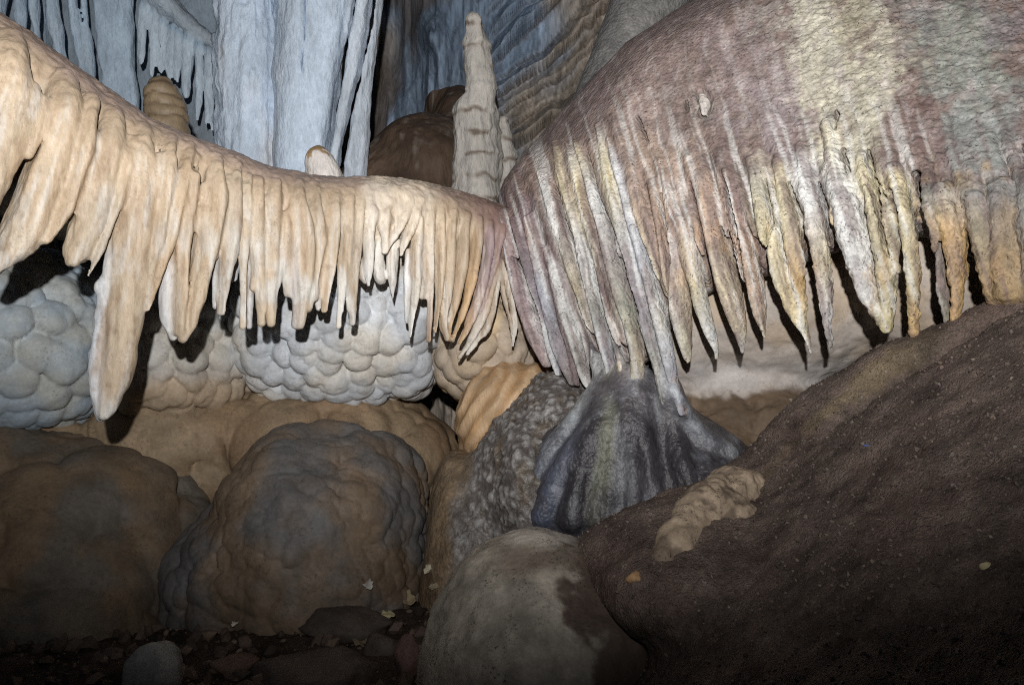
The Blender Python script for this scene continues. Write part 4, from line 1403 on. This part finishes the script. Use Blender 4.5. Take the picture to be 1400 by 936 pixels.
# ================================================================== 7. earth slope with half buried rocks
A_, B_, C_ = P(1400, 405, 1.52), P(1040, 640, 1.72), P(1200, 936, 0.88)
nrm = np.cross(B_ - A_, C_ - A_)
nrm = nrm / np.linalg.norm(nrm)
if nrm[2] < 0:
    nrm = -nrm
ed = B_ - A_
en = np.cross(ed, nrm)
en /= np.linalg.norm(en)
if en[1] < 0:
    en = -en
en2 = en - nrm * 0.45
en2 = en2 / np.linalg.norm(en2)
lf = P(868, 860, 1.36)
ln_ = np.array([-0.80, 0.25, 0.55])
ln_ = ln_ / np.linalg.norm(ln_)
C = Rock((-0.12, 0.35, CZ - 0.78), (1.75, 2.15, CZ + 0.35), 0.0085)


def slabE(X, Y, Z):
    a = (X - f32(A_[0])) * f32(nrm[0]) + (Y - f32(A_[1])) * f32(nrm[1]) + (Z - f32(A_[2])) * f32(nrm[2])
    b = (X - f32(A_[0])) * f32(en2[0]) + (Y - f32(A_[1])) * f32(en2[1]) + (Z - f32(A_[2])) * f32(en2[2])
    a = a - f32(0.02) * np.sin(X * 5 + 1) * np.cos(Y * 6)
    c = (X - f32(lf[0])) * f32(ln_[0]) + (Y - f32(lf[1])) * f32(ln_[1]) + (Z - f32(lf[2])) * f32(ln_[2])
    return smax(smax(a, b, f32(0.10)), c, f32(0.20))


C.func(slabE, 0.01)
YB = (.19, .145, .085)
BR = (.085, .06, .052)
pts = [P(1500, 330, 1.56), P(1400, 425, 1.60), P(1310, 475, 1.65), P(1225, 508, 1.70), P(1140, 560, 1.73), P(1085, 610, 1.74), P(1040, 655, 1.72), P(980, 690, 1.68), P(905, 730, 1.62), P(850, 752, 1.62)]
C.chain(catmull(pts, 4), np.interp(np.linspace(0, 1, 37), [0, .5, 1], [30, 42, 36]) * 1.65 / FOC, 0.06, 1.2)
C.chain(catmull([P(1225, 480, 1.76), P(1150, 530, 1.80), P(1095, 575, 1.81), P(1050, 630, 1.78)], 4), np.full(13, 12 * 1.75 / FOC), 0.04, 1.0)
for (u, v, d, a, b, c) in ((930, 800, 1.5, .16, .2, .1), (838, 800, 1.63, .10, .13, .12), (960, 740, 1.6, .16, .16, .08)):
    C.ell(P(u, v, d), (a, b, c), 0.06)


def colEarth(V):
    u, v = UV(V)
    n = fbm(V, (6, 6, 6), 4, 3)
    n2 = fbm(V, (40, 40, 40), 3, 4)
    c = np.tile(np.array([.14, .105, .09]), (len(V), 1)) * (1 + .25 * n + .3 * n2)[:, None]
    eb = np.interp(u, [1040, 1095, 1150, 1225, 1300], [650, 590, 545, 492, 462])
    w = (sstep(22, 4, np.abs(v - eb - 2) + 26 * n + 12 * n2) * sstep(1000, 1060, u) * sstep(1320, 1220, u))[:, None] * .65
    c = c * (1 - w) + np.array([.22, .17, .105]) * (1 + .4 * n2[:, None]) * w
    w = (sstep(0.0, 0.4, n) * 0.4)[:, None]
    c = c * (1 - w) + np.array([.10, .062, .052]) * w
    w = (sstep(0.7, 0.8, vnoise(V, (110, 110, 110), 77)))[:, None] * 0.5
    return c * (1 - w) + np.array([.26, .22, .18]) * w


EARTH = C
emit(C, "earth_slope", M_EARTH, colEarth, lambda V, N: 0.014 * fbm(V, (6, 6, 6), 3, 4) + 0.006 * fbm(V, (28, 28, 28), 3, 5) + 0.003 * fbm(V, (90, 90, 90), 2, 6), label="dark brown gritty earth bank sloping up to the right", cat="earth bank", kind="structure")


def gravel(name, V, N, keep, n, r0, r1, cols, mat, label, seed):
    """loose grit lying on a surface: one mesh of many small angular crumbs"""
    rg = np.random.RandomState(seed)
    idx = np.nonzero(keep)[0]
    idx = idx[rg.randint(0, len(idx), n)]
    g = (1 + 5 ** .5) / 2
    ico = np.array([(-1, g, 0), (1, g, 0), (-1, -g, 0), (1, -g, 0), (0, -1, g), (0, 1, g), (0, -1, -g), (0, 1, -g), (g, 0, -1), (g, 0, 1), (-g, 0, -1), (-g, 0, 1)]) / 1.9
    tri = np.array([(0, 11, 5), (0, 5, 1), (0, 1, 7), (0, 7, 10), (0, 10, 11), (1, 5, 9), (5, 11, 4), (11, 10, 2), (10, 7, 6), (7, 1, 8), (3, 9, 4), (3, 4, 2), (3, 2, 6), (3, 6, 8), (3, 8, 9), (4, 9, 5), (2, 4, 11), (6, 2, 10), (8, 6, 7), (9, 8, 1)])
    sz = r0 + (r1 - r0) * rg.random_sample(n) ** 4
    P_ = ico[None] * rg.uniform(.6, 1.3, (n, 12, 1)) * rg.uniform(.6, 1.4, (n, 1, 3)) * sz[:, None, None]
    P_ = P_ + (V[idx] + rg.normal(0, .004, (n, 3)) * (1 - np.abs(N[idx])) + N[idx] * (sz * .25)[:, None])[:, None]
    Fc = (tri[None] + 12 * np.arange(n)[:, None, None]).reshape(-1, 3)
    c = np.array(cols)[rg.randint(0, len(cols), n)] * rg.uniform(.6, 1.3, (n, 1))
    o = mesh_obj(name, P_.reshape(-1, 3), Fc, mat, np.repeat(c, 12, 0))
    o.data.polygons.foreach_set("use_smooth", np.zeros(len(o.data.polygons), bool))
    return tag(o, label, "gravel", kind="stuff")


eu, ev = UV(LAST[0])
gravel("gravel", LAST[0], LAST[1], (eu > 680) & (eu < 1500) & (ev > 380) & (ev < 1000) & (LAST[1][:, 2] > .25) & (LAST[1] @ np.array([0, -1, .2]) > -.1), 7000, .0008, .0036,
       [(.13, .10, .085), (.10, .075, .065), (.15, .115, .095), (.12, .09, .075), (.17, .14, .12), (.08, .06, .055)], M_BROWN, "fine grit scattered over the dark earth bank", 5)
fk = (gV[:, 1] > 1.3) & (gV[:, 1] < 2.6) & (gV[:, 0] > -1.2) & (gV[:, 0] < 0.2)
fN = np.tile(np.array([0, 0, 1.0]), (len(gV), 1))
gravel("rubble", gV + np.random.RandomState(3).uniform(-.01, .01, gV.shape) * [1, 1, 0], fN, fk, 2800, .003, .024, [(.12, .085, .07), (.08, .06, .05), (.17, .12, .09)], M_BROWN, "broken dark rubble strewn over the pit floor", 6)

# half buried rocks
def lumps(name, ells, h, colfn, disp, label, cat, mat=M_BOULDER, k=0.04):
    lo, hi = bnd(ells, 0.06)
    C = Rock(lo, hi, h)
    for c, r in ells:
        C.ell(c, r, k)
    return emit(C, name, mat, colfn, disp, label=label, cat=cat)


def colBoul(V):
    u, v = UV(V)
    n = fbm(V, (9, 9, 9), 4, 3)
    n2 = fbm(V, (40, 40, 40), 3, 5)
    c = np.tile(np.array([.35, .315, .265]), (len(V), 1)) * (1 + .45 * n + .35 * n2)[:, None]
    w = sstep(0.0, 1.0, (u - 775 - 0.1 * (v - 800) + 80 * n + 50 * n2) / 45)[:, None]
    c = c * (1 - w) + np.array([.095, .068, .055]) * w
    w = (sstep(752, 735, v + 16 * n + 10 * n2) * sstep(685, 705, u + 20 * n))[:, None] * .8
    c = c * (1 - w) + np.array([.50, .455, .41]) * w
    w = (sstep(735, 755, v + 14 * n) * sstep(790, 765, v + 20 * n) * sstep(650, 700, u))[:, None] * .7
    return c * (1 - w) + np.array([.13, .09, .07]) * w


lumps("pale_boulder", [E(732, 936, 1.64, 158, .30, 212), E(812, 910, 1.62, 96, .26, 150)], 0.006, colBoul, lambda V, N: 0.018 * fbm(V, (4.5, 4.5, 4.5), 3, 4) + 0.005 * fbm(V, (30, 30, 30), 3, 5),
      "pale rounded boulder smeared with brown mud at the bottom centre", "boulder")


def colSlab(V):
    n = fbm(V, (12, 12, 12), 4, 3)
    n2 = fbm(V, (50, 50, 50), 3, 5)
    c = np.tile(np.array([.36, .28, .205]), (len(V), 1)) * (1 + .2 * n + .2 * n2)[:, None]
    w = sstep(-0.12, 0.12, n + .5 * n2 - .05)[:, None] * .8
    return c * (1 - w) + np.array([.11, .08, .06]) * w


def on_earth(u, v):
    return EARTH.depth(u, v) or 1.5


bp2 = [(1020, 664, 26), (1002, 676, 40), (978, 692, 40), (953, 712, 33), (930, 742, 22), (912, 764, 15)]
bq_ = np.array([P(u, v, on_earth(u, v) + 0.66 * w * 1.55 / FOC) for u, v, w in bp2])
C = Rock(bq_.min(0) - 0.1, bq_.max(0) + 0.1, 0.004)
C.chain(catmull(bq_, 4), np.interp(np.linspace(0, 5, 21), range(6), [q[2] for q in bp2]) * 1.6 / FOC, 0.02)
C.ell(P(1002, 700, on_earth(1002, 700) + .02), (.05, .04, .03), 0.03)
emit(C, "buried_rock", M_BOULDER, colSlab, lambda V, N: 0.015 * fbm(V, (11, 11, 11), 3, 4) + 0.006 * fbm(V, (45, 45, 45), 3, 5), label="pale tan elongated rock half buried in the brown earth", cat="rock")


# loose stones, leaf scraps
def lie(u, v, fallback):
    """distance of the first surface met along the sight line of pixel (u, v): loose things are laid on it"""
    bpy.context.view_layer.update()
    dg = bpy.context.evaluated_depsgraph_get()
    t = P(u, v, 1.0) - np.array([0, 0, CZ])
    ok, loc, n_, i_, ob, m_ = SC.ray_cast(dg, Vector((0, 0, CZ)), Vector(t.tolist()).normalized())
    return loc.y if ok else fallback


def stone(name, u, v, d, r, colr, label, seed, sq=(1, 1, .7), mat=M_BROWN, sub_=4, group=None, amp=.28):
    import bmesh
    bm = bmesh.new()
    bmesh.ops.create_icosphere(bm, subdivisions=sub_, radius=1.0)
    V = np.array([x.co[:] for x in bm.verts])
    Fc = np.array([[x.index for x in q.verts] for q in bm.faces])
    bm.free()
    nz = fbm(V + seed * 7.3, (1.3, 1.3, 1.3), 4, seed)
    cut = np.clip(1.0 + amp * nz, 0.55, 1.3)
    V = V * cut[:, None]
    rg = np.random.RandomState(seed)
    for _ in range(6):                      # broken facets
        nv = rg.normal(size=3)
        nv /= np.linalg.norm(nv)
        dd = V @ nv - 0.72
        V = V - np.outer(np.maximum(dd, 0) * 0.85, nv)
    V = V * np.array(sq) * r
    V = V + P(u, v, d)
    c = np.tile(np.array(colr), (len(V), 1)) * (1 + .3 * fbm(V, (30, 30, 30), 3, seed))[:, None]
    return tag(mesh_obj(name, V, Fc, mat, c, loc=P(u, v, d)), label, "stone", group)


stone("loose_stone", 212, 930, lie(212, 930, 1.72), .075, (.26, .26, .25), "grey pointed stone at the bottom edge below the left boulder", 3, (1, 1, 1))
stone("loose_stone", 420, 930, lie(420, 930, 1.72), .13, (.11, .085, .075), "flat dark brown stone in the pit at the bottom edge", 5, (1.1, 1, .55))
stone("loose_stone", 556, 900, 1.75, .04, (.16, .10, .085), "small reddish angular stone touching the pale boulder's left side", 8, (.8, .8, 1.3))
stone("loose_stone", 320, 908, lie(320, 908, 1.79), .05, (.17, .11, .085), "low reddish stone between the grey stone and cracked boulder", 11, (1.3, 1, .5))
stone("loose_stone", 470, 850, lie(470, 850, 2.05), .10, (.10, .08, .07), "dark slab of stone lying at the foot of the cracked boulder", 13, (1.2, 1, .5))
stone("loose_stone", 520, 885, lie(520, 885, 1.89), .05, (.10, .08, .07), "dark knobbly stone in front of the slab by the cracked boulder", 17, (1, 1, .7))
stone("yellow_pebble", 1352, 776, on_earth(1352, 776), .009, (.42, .36, .22), "pale yellow crumb on the earth near the right edge", 19, (1.2, 1, .8), M_BOULDER, 3)
stone("yellow_pebble", 1368, 779, on_earth(1368, 779), .006, (.42, .38, .26), "smaller whitish crumb right of the yellow one on the earth", 20, (1, 1, 1), M_BOULDER, 3)
stone("orange_chip", 868, 790, on_earth(868, 790), .014, (.38, .23, .12), "orange brown chip of rock between boulder and buried rock", 23, (1.1, .8, .9), M_BOULDER, 3)
stone("blue_scrap", 1187, 609, on_earth(1187, 609), .006, (.10, .16, .45), "tiny blue scrap lying on the dark earth", 24, (1.3, 1, .5), M_BOULDER, 2)


def leaf(u, v, d, size, ang, label, col, seed):
    d = lie(u, v, d) - 0.008
    rg = np.random.RandomState(seed)
    nx, ny = 13, 9
    X, Y = np.meshgrid(np.linspace(-1, 1, nx), np.linspace(-1, 1, ny))
    wdt = np.sqrt(np.clip(1 - X ** 2, 0.02, 1)) * (0.55 + 0.12 * np.sin(X * 9 + seed))
    Yy = Y * wdt
    Zz = 0.35 * Yy ** 2 + 0.22 * np.sin(X * 2.2 + seed) + 0.12 * np.sin(Yy * 7 + X * 3 + seed)
    pts = np.stack([X, Yy, Zz], -1).reshape(-1, 3) * size
    ca, sa = math.cos(ang), math.sin(ang)
    pts = pts @ np.array([[ca, sa, 0], [-sa, ca, 0], [0, 0, 1]])
    th = rg.uniform(-.6, -.2)
    pts = pts @ np.array([[1, 0, 0], [0, math.cos(th), math.sin(th)], [0, -math.sin(th), math.cos(th)]]).T
    n = len(pts)
    top, bot = pts, pts - np.array([0, 0, 0.0012])
    V = np.vstack([top, bot]) + P(u, v, d)
    i = np.arange(nx * ny).reshape(ny, nx)
    f = np.stack([i[:-1, :-1], i[:-1, 1:], i[1:, 1:], i[1:, :-1]], -1).reshape(-1, 4)
    rim = np.concatenate([i[0, :], i[1:, -1], i[-1, ::-1][1:], i[::-1, 0][1:]])
    side = np.array([[rim[k], rim[k] + n, rim[k + 1] + n, rim[k + 1]] for k in range(len(rim) - 1)])
    F_ = np.vstack([f, f[:, ::-1] + n, side])
    c = np.tile(np.array(col), (len(V), 1))
    return tag(mesh_obj("dry_leaf", V, F_, M_LEAF, c, loc=P(u, v, d)), label, "leaf", "dry leaves in the pit")


leaf(528, 842, 1.98, .026, .6, "yellowish dry leaf lying in the pit beside the dark slab", (.46, .40, .24), 2)
leaf(556, 815, 2.02, .034, 2.4, "curled tan dry leaf between the cracked and pale boulders", (.36, .29, .18), 5)
leaf(586, 776, 2.1, .018, 1.0, "small pale dry leaf in the gap right of the cracked boulder", (.50, .46, .34), 7)
leaf(503, 797, 2.0, .022, 2.0, "greyish white dry leaf resting low on the cracked boulder's right side", (.50, .48, .44), 9)
leaf(595, 800, 2.05, .020, .2, "brown dry leaf half hidden behind the pale boulder", (.30, .25, .17), 12)
leaf(322, 851, 1.92, .014, 1.3, "tiny light dry leaf on the cracked boulder's lower left", (.55, .52, .42), 15)
leaf(495, 875, 1.95, .030, 2.8, "dark brown curled dry leaf on the pit floor near the bottom", (.2, .15, .1), 18)
